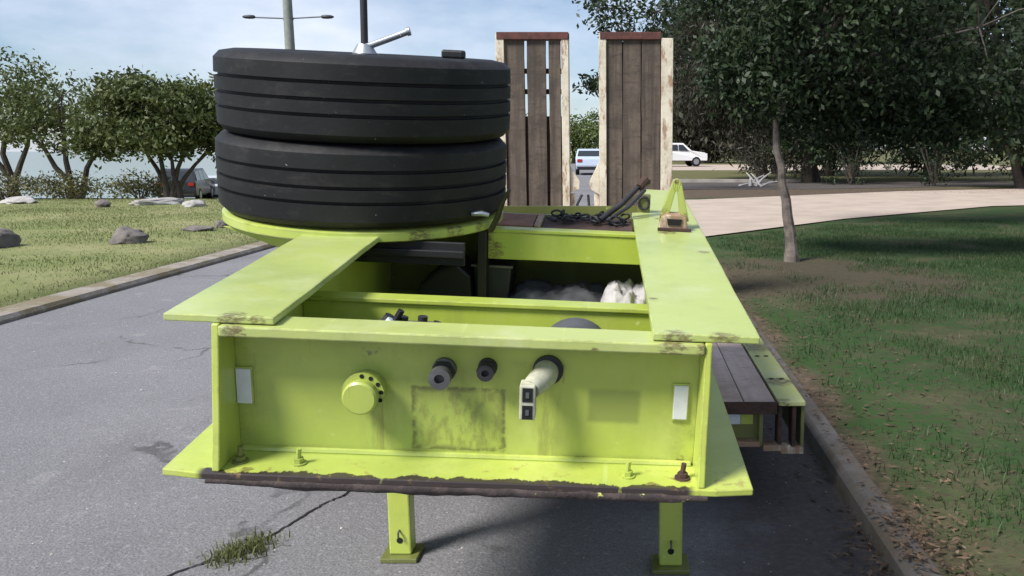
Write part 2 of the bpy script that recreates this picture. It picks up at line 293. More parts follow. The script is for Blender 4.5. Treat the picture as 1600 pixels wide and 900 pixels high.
# ------------------------------------------------------------------ mesh helpers
class MB:
    def __init__(s): s.bm = bmesh.new()
    def box(s, x0, x1, y0, y1, z0, z1, mat=None):
        vs = [s.bm.verts.new((x, y, z)) for x in (x0, x1) for y in (y0, y1) for z in (z0, z1)]
        if mat is not None:
            for v in vs: v.co = mat @ v.co
        for f in ((0,1,3,2),(4,6,7,5),(0,4,5,1),(2,3,7,6),(0,2,6,4),(1,5,7,3)): s.bm.faces.new([vs[i] for i in f])
        return s
    def tube(s, pts, rads, seg=10, cap=True, flat=1.0):
        pts = [Vector(p) for p in pts]
        if not hasattr(rads, '__len__'): rads = [rads]*len(pts)
        rings = []; prev = None
        for i, p in enumerate(pts):
            d = (pts[min(i+1, len(pts)-1)] - pts[max(i-1, 0)]).normalized()
            if prev is None:
                a = Vector((0, 0, 1)) if abs(d.z) < .9 else Vector((1, 0, 0)); u = d.cross(a).normalized()
            else: u = (prev - d*prev.dot(d)).normalized()
            prev = u; v = d.cross(u)
            rings.append([s.bm.verts.new(p + (u*math.cos(2*PI*k/seg) + v*math.sin(2*PI*k/seg)*flat)*rads[i]) for k in range(seg)])
        for a, b in zip(rings, rings[1:]):
            for k in range(seg): s.bm.faces.new((a[k], a[(k+1) % seg], b[(k+1) % seg], b[k]))
        if cap: s.bm.faces.new(rings[0][::-1]); s.bm.faces.new(rings[-1])
        return s
    def lathe(s, prof, c=(0,0,0), seg=48, axis='z', closed=False):
        c = Vector(c); rings = []
        for r, h in prof:
            ring = []
            for k in range(seg):
                a = 2*PI*k/seg; p, q = r*math.cos(a), r*math.sin(a)
                v = {'z': (p, q, h), 'y': (p, h, q), 'x': (h, p, q)}[axis]
                ring.append(s.bm.verts.new(c + Vector(v)))
            rings.append(ring)
        pr = list(zip(rings, rings[1:]))
        if closed: pr.append((rings[-1], rings[0]))
        for a, b in pr:
            for k in range(seg): s.bm.faces.new((a[k], a[(k+1) % seg], b[(k+1) % seg], b[k]))
        if not closed:
            for rg in (rings[0], rings[-1]):
                s.bm.faces.new(rg)
        return s
    def prism(s, poly, a, b, axis='z'):
        def P(p, h): return {'z': (p[0], p[1], h), 'y': (p[0], h, p[1]), 'x': (h, p[0], p[1])}[axis]
        lo = [s.bm.verts.new(P(p, a)) for p in poly]; hi = [s.bm.verts.new(P(p, b)) for p in poly]
        s.bm.faces.new(lo[::-1]); s.bm.faces.new(hi)
        k = len(poly)
        for i in range(k): s.bm.faces.new((lo[i], lo[(i+1) % k], hi[(i+1) % k], hi[i]))
        return s
    def build(s, name, mat, parent=None, mtx=None, bevel=0, smooth=False):
        bmesh.ops.recalc_face_normals(s.bm, faces=s.bm.faces)
        me = bpy.data.meshes.new(name); s.bm.to_mesh(me); s.bm.free()
        me.materials.append(mat)
        if smooth:
            me.polygons.foreach_set('use_smooth', [True]*len(me.polygons))
            try: me.set_sharp_from_angle(angle=R(38))
            except Exception: pass
        o = bpy.data.objects.new(name, me); C.objects.link(o)
        if parent: o.parent = parent
        if mtx is not None: o.matrix_local = mtx
        if bevel:
            bv = o.modifiers.new('bevel', 'BEVEL'); bv.width = bevel; bv.segments = 2; bv.limit_method = 'ANGLE'; bv.angle_limit = R(50)
        return o
def raw(name, V, F, mat, parent=None, smooth=False):
    V = np.asarray(V, dtype=np.float32); F = np.asarray(F, dtype=np.int32)
    me = bpy.data.meshes.new(name); me.vertices.add(len(V)); me.vertices.foreach_set('co', V.ravel())
    k = F.shape[1]; me.loops.add(F.size); me.loops.foreach_set('vertex_index', F.ravel())
    me.polygons.add(len(F)); me.polygons.foreach_set('loop_start', np.arange(0, F.size, k, dtype=np.int32))
    if smooth: me.polygons.foreach_set('use_smooth', np.ones(len(F), dtype=bool))
    me.update(calc_edges=True); me.validate(); me.materials.append(mat)
    o = bpy.data.objects.new(name, me); C.objects.link(o)
    if parent: o.parent = parent
    return o
def tag(o, label=None, cat=None, group=None, kind=None):
    if label: o['label'] = label
    if cat: o['category'] = cat
    if group: o['group'] = group
    if kind: o['kind'] = kind
    return o
def empty(name, loc, label, cat, group=None, rz=0):
    o = bpy.data.objects.new(name, None); C.objects.link(o); o.empty_display_size = .2
    o.location = loc; o.rotation_euler = (0, 0, rz); return tag(o, label, cat, group)
def copy_part(o, parent, mtx=None):
    c = o.copy(); C.objects.link(c); c.parent = parent
    if mtx is not None: c.matrix_local = mtx
    return c

# ------------------------------------------------------------------ the setting
KL, KR = -5.45, .95                       # road edges
def zl(y):                                # lawn on the left falls away to the shore
    if y < 25: return .06
    return max(.06 - (y-25)*.062, -2.9)
def zr(y): return .09
def terrain_z(x, y): return zl(y) if x < KL else (zr(y) if x > KR else -.03)
ys = list(np.arange(-12, 60, 1.0)) + [65, 72, 80, 95, 120, 160, 220, 320, 500, 900]
xs = [-900, -400, -200, -120, -80, -60, -45, -35, -28, -22, -18, -15, -12, -10, -8, -6.5, KL-.12, KL-.119, KR+.05, KR+.051, 2, 3, 4, 5, 6.5, 8, 10, 13, 17, 22, 30, 45, 80, 160, 400, 900]
V = []; F = []
for i, yy in enumerate(ys):
    for j, xx in enumerate(xs):
        if xx <= KL-.12: z = zl(yy)
        elif xx >= KR+.051: z = zr(yy)
        else: z = -.03
        if 2 < xx < 60 and yy < 30: z += .012*mnoise.noise((xx*.8, yy*.8, 0))
        if -30 < xx < -8 and yy < 40: z += .05*mnoise.noise((xx*.35, yy*.35, 3))
        V.append((xx, yy, z))
nx = len(xs)
for i in range(len(ys)-1):
    for j in range(nx-1): F.append((i*nx+j, i*nx+j+1, (i+1)*nx+j+1, (i+1)*nx+j))
tag(raw('ground', V, F, M['ground']), 'lawn and verge either side of the road', kind='structure')
def sheet(name, pts, z, mat, label, n=1):
    b = MB(); vs = [b.bm.verts.new((p[0], p[1], z)) for p in pts]; b.bm.faces.new(vs)
    return tag(b.build(name, mat), label, kind='structure')
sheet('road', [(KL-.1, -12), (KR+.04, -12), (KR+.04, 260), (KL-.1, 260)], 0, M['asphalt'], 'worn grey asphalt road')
# left edge: low concrete edging, right edge: kerb
b = MB(); b.prism([(KL-.30, -.1), (KL-.02, -.1), (KL, .03), (KL-.03, .065), (KL-.28, .075), (KL-.30, .06)], -12, 24, 'y')
tag(b.build('kerb', M['edging'], bevel=.01), 'low concrete edging between road and left lawn', kind='structure')
b = MB(); b.prism([(KR, -.1), (KR+.12, -.1), (KR+.12, .102), (KR+.03, .102), (KR+.004, .075)], -12, 14.4, 'y')
b.prism([(KR, -.1), (KR+.12, -.1), (KR+.12, .102), (KR+.03, .102), (KR+.004, .075)], 24.2, 31, 'y')
tag(b.build('kerb', M['kerb'], bevel=.012), 'concrete kerb along the right verge', kind='structure')
# pale driveway on the right, side road and strips beyond it
sheet('driveway', [(KR-.02, 13.7), (1.46, 14.3), (4.43, 17.7), (9, 21.6), (24, 26), (24, 35), (9, 29), (6.58, 27.4), (2, 24.3), (KR-.02, 24.1)], .112, M['path'], 'pale concrete driveway')
sheet('side_road', [(KR-.02, 30.5), (7.2, 31.0), (16, 34), (16, 38.5), (7.2, 37.0), (KR-.02, 36.5)], .10, M['asphalt'], 'side road beyond the driveway')
b = MB(); b.box(KR+.1, 7.3, 36.9, 37.3, 0, .22); tag(b.build('kerb', M['concrete']), 'pale kerb of the side road', kind='structure')
sheet('car_park_strip', [(KR-.02, 56), (30, 58), (30, 76), (KR-.02, 76)], .11, M['path'], 'pale parking strip far off')
sheet('water', [(-900, 66), (-26, 66), (-60, 900), (-900, 900)], -2.2, M['water'], 'bay behind the left trees')

# ------------------------------------------------------------------ trailer
RL = Vector((-.36, 2.0, 0))
trl = empty('low_loader_trailer', RL, 'lime yellow low loader trailer with gooseneck nose, timber deck and raised ramps', 'trailer')
W0 = Matrix.Translation(-RL)                                               # parts given in world coordinates
G = W0 @ Matrix.Translation((-.3699, 1.9747, 1.1175)) @ Matrix.Rotation(.0209, 4, 'Z') @ Matrix.Rotation(.0949, 4, 'X') @ Matrix.Rotation(.0471, 4, 'Y')
GW = Matrix.Translation(RL) @ G
def warped_plate(rows, z0, z1, n_=60, seed=0):
    b = MB(); bm = b.bm; y0, y1 = rows[0][0], rows[-1][0]; R_ = []
    def at(y):
        for (ya, la, ra), (yb, lb, rb) in zip(rows, rows[1:]):
            if y <= yb + 1e-9:
                t = (y-ya)/max(yb-ya, 1e-9); return la+(lb-la)*t, ra+(rb-ra)*t
    for i in range(n_+1):
        y = y0 + (y1-y0)*i/n_; l, r = at(y)
        nl = mnoise.fractal((y*3, seed, 0), .8, 2, 3)*.0022; nr = mnoise.fractal((y*3, seed+5, 0), .8, 2, 3)*.0022
        dz = [mnoise.fractal((y*2, seed+q*3., 2), .8, 2, 3)*.002 for q in range(3)]
        yy = [y + (mnoise.noise((seed, q, 3))*.003 if i == 0 else 0) for q in range(3)]
        xs_ = (l+nl, (l+r)/2, r+nr)
        R_.append(([bm.verts.new((xs_[q], yy[q], z1+dz[q]*(i > 1))) for q in range(3)], [bm.verts.new((xs_[q], yy[q], z0+dz[q]*(i > 1))) for q in range(3)]))
    for (t0, b0), (t1, b1) in zip(R_, R_[1:]):
        for q in (0, 1): bm.faces.new((t0[q], t0[q+1], t1[q+1], t1[q])); bm.faces.new((b0[q], b1[q], b1[q+1], b0[q+1]))
        bm.faces.new((t0[0], t1[0], b1[0], b0[0])); bm.faces.new((t0[2], b0[2], b1[2], t1[2]))
    for k in (0, -1):
        t, b_ = R_[k]
        for q in (0, 1): bm.faces.new((t[q], b_[q], b_[q+1], t[q+1]))
    return b
# gooseneck flanges (long top plates of the two beams)
b = warped_plate([(0, -.683, -.433), (1.9, -.683, -.433)], -.018, 0, seed=2); b.build('top_flange', M['lime_top_left'], trl, G, .003)
b = warped_plate([(0, .433, .683), (1.67, .430, .688), (1.69, .498, .688), (2.38, .508, .690)], -.018, 0, 70, 7); b.build('top_flange', M['lime_top_right'], trl, G, .003)
for s, m_ in ((-1, 'lime'), (1, 'lime')):
    x0, x1 = (-.573, -.556) if s < 0 else (.556, .573)
    b = MB(); b.prism([(-.008, -.0185), (2.3, -.0185), (2.3, -.3605), (-.058, -.3605), (-.045, -.30)], x0, x1, 'x'); b.build('side_web', M[m_], trl, G, .003)
# front channel: top flange, recessed plate, bottom plate with worn edge, skid lip
b = MB(); b.box(-.5555, .5555, -.016, .084, -.046, -.0205); b.build('channel_flange', M['lime_channel'], trl, G, .004)
b = MB(); b.box(-.5555, .5555, .07, .084, -.3605, -.0465); fp = b.build('front_plate', M['lime_front'], trl, G)
b = MB(); b.prism([(-.690, -.050), (-.60, -.064), (.60, -.064), (.690, -.050), (.695, 2.3), (-.690, 2.3)], -.378, -.361); b.build('bottom_plate', M['lime_bottom'], trl, G, .003)
V = []; F = []; NXS = 150; prof = [(-.062, -.372), (-.068, -.384), (-.066, -.397), (-.05, -.409), (-.01, -.417), (.05, -.42), (.05, -.40), (-.02, -.381)]
for i in range(NXS+1):
    t = i/NXS; x = -.585 + 1.165*t; k = .5 + .5*min(1, 5*t)*min(1, 9*(1-t)+.35)
    for q, (py, pz) in enumerate(prof):
        nn = mnoise.fractal((x*9, q*.8, 2.2), .8, 2.1, 4)*.007
        V.append((x, py + nn*.7, -.376 + (pz+.376)*k*.85 + nn*(.25 if q < 6 else 0)))
P_ = len(prof)
for i in range(NXS):
    for q in range(P_): F.append((i*P_+q, i*P_+(q+1) % P_, (i+1)*P_+(q+1) % P_, (i+1)*P_+q))
sk = raw('skid_lip', V, F, M['skid'], trl, True); sk.matrix_local = G; sk['label'] = 'dark worn steel lip under the nose with paint rubbed off'
# weld fillet along foot of front plate
b = MB(); b.tube([(-.55, .066, -.358), (.55, .066, -.358)], .009, 8); b.build('weld_bead', M['lime'], trl, G, smooth=True)
# cross members
b = MB(); b.box(-.5555, .5555, .535, .60, -.110, -.096); b.box(-.5555, .5555, .545, .560, -.3605, -.1105); b.build('cross_member', M['lime_cross'], trl, G, .003)
b = MB(); b.box(-.115, .5555, 1.28, 1.34, -.032, -.0185); b.box(-.115, .5555, 1.285, 1.30, -.135, -.0325); b.build('cross_member', M['lime_cross'], trl, G, .003)
b = MB(); b.box(-.5555, -.16, 1.02, 1.035, -.105, -.024); b.box(-.5555, -.16, 1.0, 1.019, -.075, -.05); b.build('tray_shade_box', M['black'], trl, G, .003)  # black box with rib, added to paint the shade under the tray
b = MB(); b.box(-.150, -.117, 1.26, 1.36, -.36, -.024); b.build('tray_post', M['black'], trl, G, .003)
b = MB(); b.box(-.5555, .5555, 1.62, 1.635, -.3605, -.0185); b.build('rear_bulkhead', M['lime_dirty_shade'], trl, G)
# rusted plate behind the last cross member
b = MB(); b.box(-.20, .045, 1.345, 1.60, -.030, -.014); b.build('rusted_plate', M['rust_plate'], trl, G, .002)
b = MB(); b.box(.05, .075, 1.345, 1.60, -.030, -.010); b.build('edge_strip', M['cream'], trl, G, .002)
b = MB(); b.box(.08, .426, 1.345, 1.60, -.034, -.020); b.build('rusted_plate', M['rust_dark'], trl, G, .002)
# round spare tyre tray with side gusset
b = MB(); b.lathe([(.30, -.022), (.505, -.022), (.515, -.017), (.515, .010), (.508, .0145), (.30, .0145)], (-.595, 1.44, 0), 64, closed=True)
b.build('tyre_tray', M['lime_tray'], trl, G, smooth=True)
b = MB(); b.prism([(-1.02, -.023), (-.684, -.023), (-.684, -.12), (-.76, -.115)], 1.12, 1.135, 'y'); tg = b.build('tray_gusset', M['lime_cross'], trl, G, .002)
copy_part(tg, trl, G @ Matrix.Translation((0, .58, 0)))
# clamp rod through the tyres with tommy bar
b = MB(); b.tube([(-.595, 1.44, -.2), (-.595, 1.44, .78)], .0135, 12); rod = b.build('clamp_rod', M['dark_steel'], trl, G, smooth=True)
b = MB(); b.lathe([(.0, .57), (.042, .57), (.045, .587), (.036, .602), (.026, .62), (.0, .62)], (-.595, 1.44, 0), 16); nut = b.build('clamp_nut', M['steel_light'], rod, smooth=True)
b = MB(); b.tube([(-.59, 1.43, .608), (-.52, 1.45, .638), (-.44, 1.46, .672)], .0125, 10); b.tube([(-.444, 1.46, .671), (-.432, 1.461, .675)], .0165, 10)
b.build('clamp_handle', M['steel_light'], rod, smooth=True)
# front fittings --------------------------------------------------
def lathe_part(name, prof, c, mat, seg=24, parent=trl, mtx=G): return MB().lathe(prof, c, seg, 'y').build(name, M[mat], parent, mtx, smooth=True)
cap = lathe_part('filter_cap', [(0, .0), (.044, .0), (.044, -.035), (.050, -.037), (.050, -.047), (.036, -.047), (.036, -.058), (.041, -.060), (.041, -.078), (.036, -.083), (0, -.083)], (-.243, .0695, -.186), 'lime', 28)
for a in (-.35, .12, .6, 1.1, 1.6):
    b = MB(); b.lathe([(0, -.0472), (.0055, -.0472), (.0055, -.0482), (0, -.0482)], (-.243+.0435*math.cos(a), .0695, -.186+.0435*math.sin(a)), 8, 'y'); b.build('vent_hole', M['hole'], cap)
cp = lathe_part('air_coupling', [(0, 0), (.029, 0), (.029, -.012), (.022, -.014), (.022, -.05), (.026, -.052), (.026, -.075), (.012, -.076), (.012, -.06), (0, -.06)], (-.058, .0695, -.132), 'steel')
cp2 = lathe_part('air_coupling', [(0, 0), (.023, 0), (.023, -.010), (.017, -.012), (.017, -.035), (.020, -.036), (.020, -.05), (.009, -.051), (.009, -.04), (0, -.04)], (.045, .0695, -.123), 'dark_steel')
for o_, c_, rr in ((cp, (-.058, .0695, -.132), .030), (cp2, (.045, .0695, -.123), .024)):
    b = MB(); b.prism([(c_[0]+rr*math.cos(k*PI/3), c_[2]+rr*math.sin(k*PI/3)) for k in range(6)], .0694-.022, .0694-.036, 'y'); b.build('hex_nut', M['dark_steel'], o_, bevel=.002)
# trailer plug socket: cream pipe leaning down with a two-way connector block
sock = MB().tube([(.186, .069, -.126), (.184, .04, -.129), (.168, .01, -.137), (.155, -.01, -.145)], [.031, .030, .028, .024], 20).build('plug_socket', M['cream_plastic'], trl, G, smooth=True)
MB().lathe([(0, 0), (.037, 0), (.037, -.010), (.032, -.012), (0, -.012)], (.190, .0695, -.124), 24, 'y').build('socket_flange', M['dark_steel'], sock, smooth=True)
b = MB(); b.box(.131, .168, -.035, .008, -.214, -.128); blk = b.build('connector', M['cream_plastic'], sock, bevel=.004)
for z in (-.150, -.193):
    b = MB(); b.box(.138, .162, -.0365, -.03, z-.018, z+.016); b.build('connector_slot', M['hole'], sock)
    b = MB(); b.box(.146, .154, -.038, -.0366, z-.008, z+.006); b.build('connector_pin', M['steel'], sock)
for cx in (-.537, .515):
    b = MB(); b.box(cx-.0175, cx+.0175, .060, .0694, -.238, -.150); rf = b.build('reflector', M['reflector'], trl, G, .002)
    b = MB(); b.box(cx-.021, cx+.021, .064, .0693, -.242, -.146); b.build('reflector_bezel', M['lime'], rf)
for i, (bx_, by_, mm_) in enumerate(((-.53, .0, 'lime_dirty_shade'), (-.393, .0, 'lime'), (.391, -.006, 'lime'), (.524, -.006, 'rust_dark'))):
    b = MB(); b.lathe([(0, -.361), (.019, -.361), (.019, -.357), (.0, -.357)], (bx_, by_, 0), 14)
    b.prism([(bx_+.013*math.cos(k*PI/3), by_+.013*math.sin(k*PI/3)) for k in range(6)], -.357, -.346)
    b.tube([(bx_, by_, -.346), (bx_+.002, by_, -.322)], .0065, 8); b.build('bolt', M[mm_], trl, G)
# D-ring tie-down on the right beam
b = MB(); b.prism([(.522, .0005), (.630, .0005), (.622, .050), (.600, .060), (.550, .060), (.530, .050)], 1.29, 1.37, 'y'); dr = b.build('tie_down_base', M['cream'], trl, G, .004)
b = MB(); b.prism([(.553, .022), (.600, .022), (.605, .045), (.548, .045)], 1.286, 1.292, 'y'); b.build('tie_down_hole', M['hole'], dr)
b = MB(); b.box(.515, .640, 1.278, 1.288, .0006, .012); b.build('tie_down_plate', M['rust_dark'], dr, bevel=.001)
b = MB(); ro = [(.520, .03), (.566, .178), (.576, .188), (.588, .188), (.598, .178), (.636, .03)]; ri = [(.553, .03), (.577, .138), (.580, .142), (.584, .142), (.587, .138), (.602, .03)]
for k in range(5): b.prism([ro[k], ro[k+1], ri[k+1], ri[k]], 1.335, 1.365, 'y')
b.build('tie_down_ring', lime_mat('lime_paint_tie_down', [((.53, 1.34, .06), .07), ((.625, 1.34, .05), .05), ((.58, 1.34, .18), .03)], base=(.40, .47, .09), dirt=.7), dr, bevel=.004)
# second small lug with ring near the rear end of the right beam
b = MB(); b.box(.452, .505, 1.68, 1.71, -.01, .075); lug = b.build('chain_lug', M['lime_dirty_shade'], trl, G, .003)
b = MB(); b.tube([(.478+.022*math.cos(k*PI/6), 1.675, .04+.026*math.sin(k*PI/6)) for k in range(13)], .0055, 8); b.build('lug_ring', M['dark_steel'], lug, smooth=True)
# landing legs
for lx, ly in ((-.843, 3.12), (.163, 3.03)):
    b = MB(); b.box(lx-.041, lx+.041, ly-.04, ly+.04, .018, .90); lg = b.build('landing_leg', M['lime'], trl, W0, .006)
    b = MB(); b.box(lx-.068, lx+.068, ly-.075, ly+.06, .001, .018); b.build('foot', M['lime_dirty_shade'], lg, bevel=.003)
    b = MB(); b.lathe([(0, -.0405), (.012, -.0405), (.012, -.0415), (0, -.0415)], (lx, ly, .075), 12, 'y'); b.build('pin_hole', M['hole'], lg)
    b = MB(); b.tube([(lx, ly-.040, .115), (lx, ly-.058, .113), (lx, ly-.06, .095)], .004, 8); b.build('pin_clip', M['steel'], lg)
# drop deck behind the gooseneck --------------------------------------------------
DX0, DX1, DY0, DY1, DZ = -1.56, .76, 3.58, 8.05, .456
pm = None
npl = 15; wpl = (.64-(-1.44))/npl
for i in range(npl):
    x0 = -1.44 + i*wpl
    mt = W0 @ Matrix.Translation((x0 + wpl/2, 0, random.uniform(-.004, .003)))
    if pm is None:
        b = MB(); b.box(-wpl/2+.003, wpl/2-.003, DY0+.012, DY1, DZ-.045, DZ); pm = b.build('deck_plank', M['deck_plank'], trl, mt, .003)
    else: copy_part(pm, trl, mt)
for s in (-1, 1):
    x0, x1 = ((DX0, -1.445) if s < 0 else (.645, DX1))
    b = MB(); b.box(x0, x1, DY0, DY1, DZ-.014, DZ+.006); er = b.build('edge_rail', M['cream'] if s < 0 else lime_mat('lime_paint_deck_edge', [((.70, 3.9, .46), .2), ((.70, 4.6, .46), .3), ((.66, 3.6, .45), .1), ((.72, 5.5, .46), .5)], base=(.52, .56, .20), dirt=.7), trl, W0, .003)
    b = MB(); b.box(x0 if s < 0 else x1-.014, x0+.014 if s < 0 else x1, DY0+.02, DY1, .25, DZ-.0145); b.build('rail_web', M['lime_dirty_shade'], er)
    for k in range(9):
        yy = 3.95 + k*.45
        for dx in (.03, .075):
            b = MB(); b.lathe([(0, DZ+.0062), (.013, DZ+.0062), (.013, DZ+.0078), (0, DZ+.0078)], (x0+dx, yy, 0), 8); b.build('edge_hole', M['hole'], er)
b = MB(); b.box(DX0+.12, .64, DY0, DY0+.011, DZ-.05, DZ+.003); b.build('deck_nosing', M['rust_dark'], trl, W0)
b = MB(); b.box(DX0+.1, .58, DY0+.05, DY0+.07, .27, DZ-.055); b.build('deck_front_beam', M['lime_dirty_shade'], trl, W0, .002)
b = MB(); b.box(.38, .57, DY0+.0, DY0+.05, .262, .285); b.box(.585, .70, DY0-.005, DY0+.06, .245, .27); b.box(.66, .755, DY0-.01, DY0+.05, .235, .262); b.build('deck_lower_rail', M['cream'], trl, W0, .003)
for px_ in (.575, .655, .715):
    b = MB(); b.box(px_-.008, px_+.008, DY0+.01, DY0+.09, .262, DZ-.02); b.build('deck_stay', M['rust_dark'] if px_ > .6 else M['lime_dirty_shade'], trl, W0, .002)
b = MB(); b.box(.425, .49, DY0+.042, DY0+.049, .350, .393); b.build('paper_label', M['sticker'], trl, W0)
b = MB(); b.box(.492, .545, DY0+.043, DY0+.049, .350, .398); b.build('number_plate_backing', M['lime'], trl, W0)
# gooseneck back plates down to the deck, main beams, axle wheels
b = MB(); b.box(-.98, .18, 4.28, 4.30, .46, 1.24); b.build('gooseneck_back_plate', M['lime_dirty_shade'], trl, W0)
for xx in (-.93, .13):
    b = MB(); b.box(xx-.01, xx+.01, 3.62, 4.279, .46, 1.0); b.build('gooseneck_knee', M['lime_dirty_shade'], trl, W0)
    b = MB(); b.box(xx-.08, xx+.08, 3.7, DY1, .20, .405); b.build('main_beam', M['lime_dirty_shade'], trl, W0)
for xx in (-1.30, .50):
    for yy in (6.4, 6.95):
        wl = MB().lathe([(.09, -.10), (.17, -.10), (.195, -.085), (.20, 0), (.195, .085), (.17, .10), (.09, .10)], (xx, yy, .20), 32, 'x', True).build('axle_wheel', M['rubber'], trl, W0, smooth=True)
        MB().lathe([(0, -.04), (.08, -.04), (.09, -.09), (.09, .09), (.08, .04), (0, .04)], (xx, yy, .20), 24, 'x').build('rim', M['steel'], wl, smooth=True)
# ramps standing upright at the tail --------------------------------------------------
RY, ZB, ZT = 8.0, .47, 2.515
def ramp(x0, x1, wl_, wr_, edges, gap, see_through, zt_l=ZT, zt_r=ZT):
    # Slight lean; rails, planks, cross slats, top bar are each built as pieces
    rt = MB(); rt.box(x0+wl_, x1-wr_, RY+.051, RY+.062, ZB+.05, 1.80 if see_through else ZT-.06); rm = rt.build('loading_ramp', M['rust_dark'], trl, W0)
    b = MB(); b.box(x0, x0+wl_, RY-.03, RY+.10, ZB, zt_l+.004); b.build('ramp_rail', M['cream'], rm, bevel=.004)
    b = MB(); b.box(x1-wr_, x1, RY-.03, RY+.10, ZB, zt_r); b.build('ramp_rail', M['cream'], rm, bevel=.004)
    b = MB(); b.box(x0+.012, x1-(.0 if wr_ < .09 else wr_+.002), RY-.036, RY+.095, ZT-.052, ZT+.012); b.build('ramp_top_bar', M['redbrown'], rm, bevel=.004)
    for (a, c) in edges:
        b = MB(); nseg = 14
        # plank with worn wavy long edges
        L_ = []; R_ = []
        for k in range(nseg+1):
            zz = ZB + .04 + (ZT-.046-ZB-.04)*k/nseg
            L_.append((a + gap/2 + random.uniform(0, .005), zz)); R_.append((c - gap/2 - random.uniform(0, .005), zz))
        b.prism(L_ + R_[::-1], RY-.002 + random.uniform(-.006, .004), RY+.05, 'y')
        b.build('ramp_plank', M['plank'], rm)
    for zz in (2.20, 2.02, 1.78, 1.2):
        b = MB(); b.box(x0+wl_, x1-wr_, RY+.064, RY+.10, zz-.022, zz+.022); b.build('ramp_cross_slat', M['rust_dark'], rm)
    return rm
r1 = ramp(-1.152, -.507, .075, .065, [(-1.075, -.895), (-.888, -.702), (-.694, -.574)], .014, True)
r2 = ramp(-.240, .418, .066, .105, [(-.172, -.03), (-.03, .135), (.135, .310)], .003, False, zt_r=2.475)
for x0, s in ((-.507, 1), (-.240, -1)):
    b = MB(); b.prism([(x0+.002*s, 1.36), (x0+.002*s, 1.12), (x0+.085*s, 1.15), (x0+.09*s, 1.22)] if s > 0 else [(x0-.002, 1.40), (x0-.09, 1.22), (x0-.085, 1.15), (x0-.002, 1.10)], RY, RY+.03, 'y'); b.build('ramp_hinge_plate', M['cream'], trl, W0, .004)
    b = MB(); b.box(min(x0+.003*s, x0+.05*s), max(x0+.003*s, x0+.05*s), RY+.02, RY+.05, .5, 1.11); b.build('ramp_hinge_post', M['cream'], trl, W0, .004)
b = MB(); b.tube([(-.44, 8.03, .5), (-.47, 8.03, .9), (-.44, 8.03, 1.02), (-.40, 8.03, 1.1)], .012, 8); b.tube([(-.33, 8.03, .5), (-.32, 8.03, .8), (-.345, 8.03, 1.1)], .012, 8); b.build('ramp_spring_bar', M['dark_steel'], trl, W0)

# ------------------------------------------------------------------ loose things on the trailer
def gpt(x, y, z): return GW @ Vector((x, y, z))
def tyre_mesh():
    pr = [(.290, .050), (.30, .024), (.335, .010), (.40, .002), (.455, .0), (.502, .010), (.5225, .033)]
    for c_ in (.094, .144, .198):
        pr += [(.5245, c_-.0065), (.511, c_-.0045), (.511, c_+.0045), (.5245, c_+.0065)]
    pr += [(.5225, .255), (.502, .277), (.455, .286), (.43, .2865), (.425, .2845), (.40, .2855), (.335, .277), (.30, .262), (.290, .238), (.282, .144)]
    return pr
first = None
for i, (z0, dx, lab) in enumerate(((.015, 0.0, 'lower black truck tyre lying flat on the lime tray'), (.299, .012, 'upper black truck tyre lying flat on top of the other tyre'))):
    c = gpt(-.595+dx, 1.44, z0)
    root = empty('truck_tyre', c, lab, 'tyre', 'spare truck tyres stacked on the trailer')
    root.rotation_euler = (GW.to_3x3() @ Matrix.Rotation(.004*i, 3, 'X') @ Matrix.Rotation(1.3*i, 3, 'Z')).to_euler()
    if first is None:
        ty = MB().lathe(tyre_mesh(), (0,0,0), 128, 'z', True).build('tread_and_sidewall', M['rubber'], root, smooth=True)
        rm_ = MB().lathe([(.03, .115), (.21, .115), (.25, .10), (.268, .06), (.288, .056), (.288, .048), (.262, .050), (.24, .09), (.2, .105), (.03, .105)], (0,0,0), 48, 'z', True).build('wheel_rim', M['steel'], root, smooth=True)
        first = (ty, rm_)
    else:
        for o_ in first: copy_part(o_, root)
# black rubber block on the upper tyre
bc = gpt(-.28, 1.51, .583)
b = MB(); b.box(-.042, .042, -.03, .03, 0, .032); blk = b.build('rubber_block', M['black'], bevel=.008); blk.location = bc; blk.rotation_euler = GW.to_euler()
tag(blk, 'small black rubber block on the upper tyre', 'block')
# black strap standing out right of the lower tyre
p = [gpt(-.10, 1.25, -.02), gpt(-.075, 1.24, .03), gpt(-.055, 1.22, .09), gpt(-.03, 1.2, .14)]
b = MB(); b.tube(p, [.02, .017, .014, .010], 8, flat=.4); st = b.build('rubber_strap', M['black'], smooth=True)
b = MB(); b.tube([gpt(-.155, 1.15, .055), gpt(-.12, 1.145, .06), gpt(-.095, 1.15, .054)], [.007, .010, .007], 8); b.build('strap_hook', M['steel_light'], st, smooth=True)
tag(st, 'black rubber strap sticking up beside the lower tyre', 'strap')
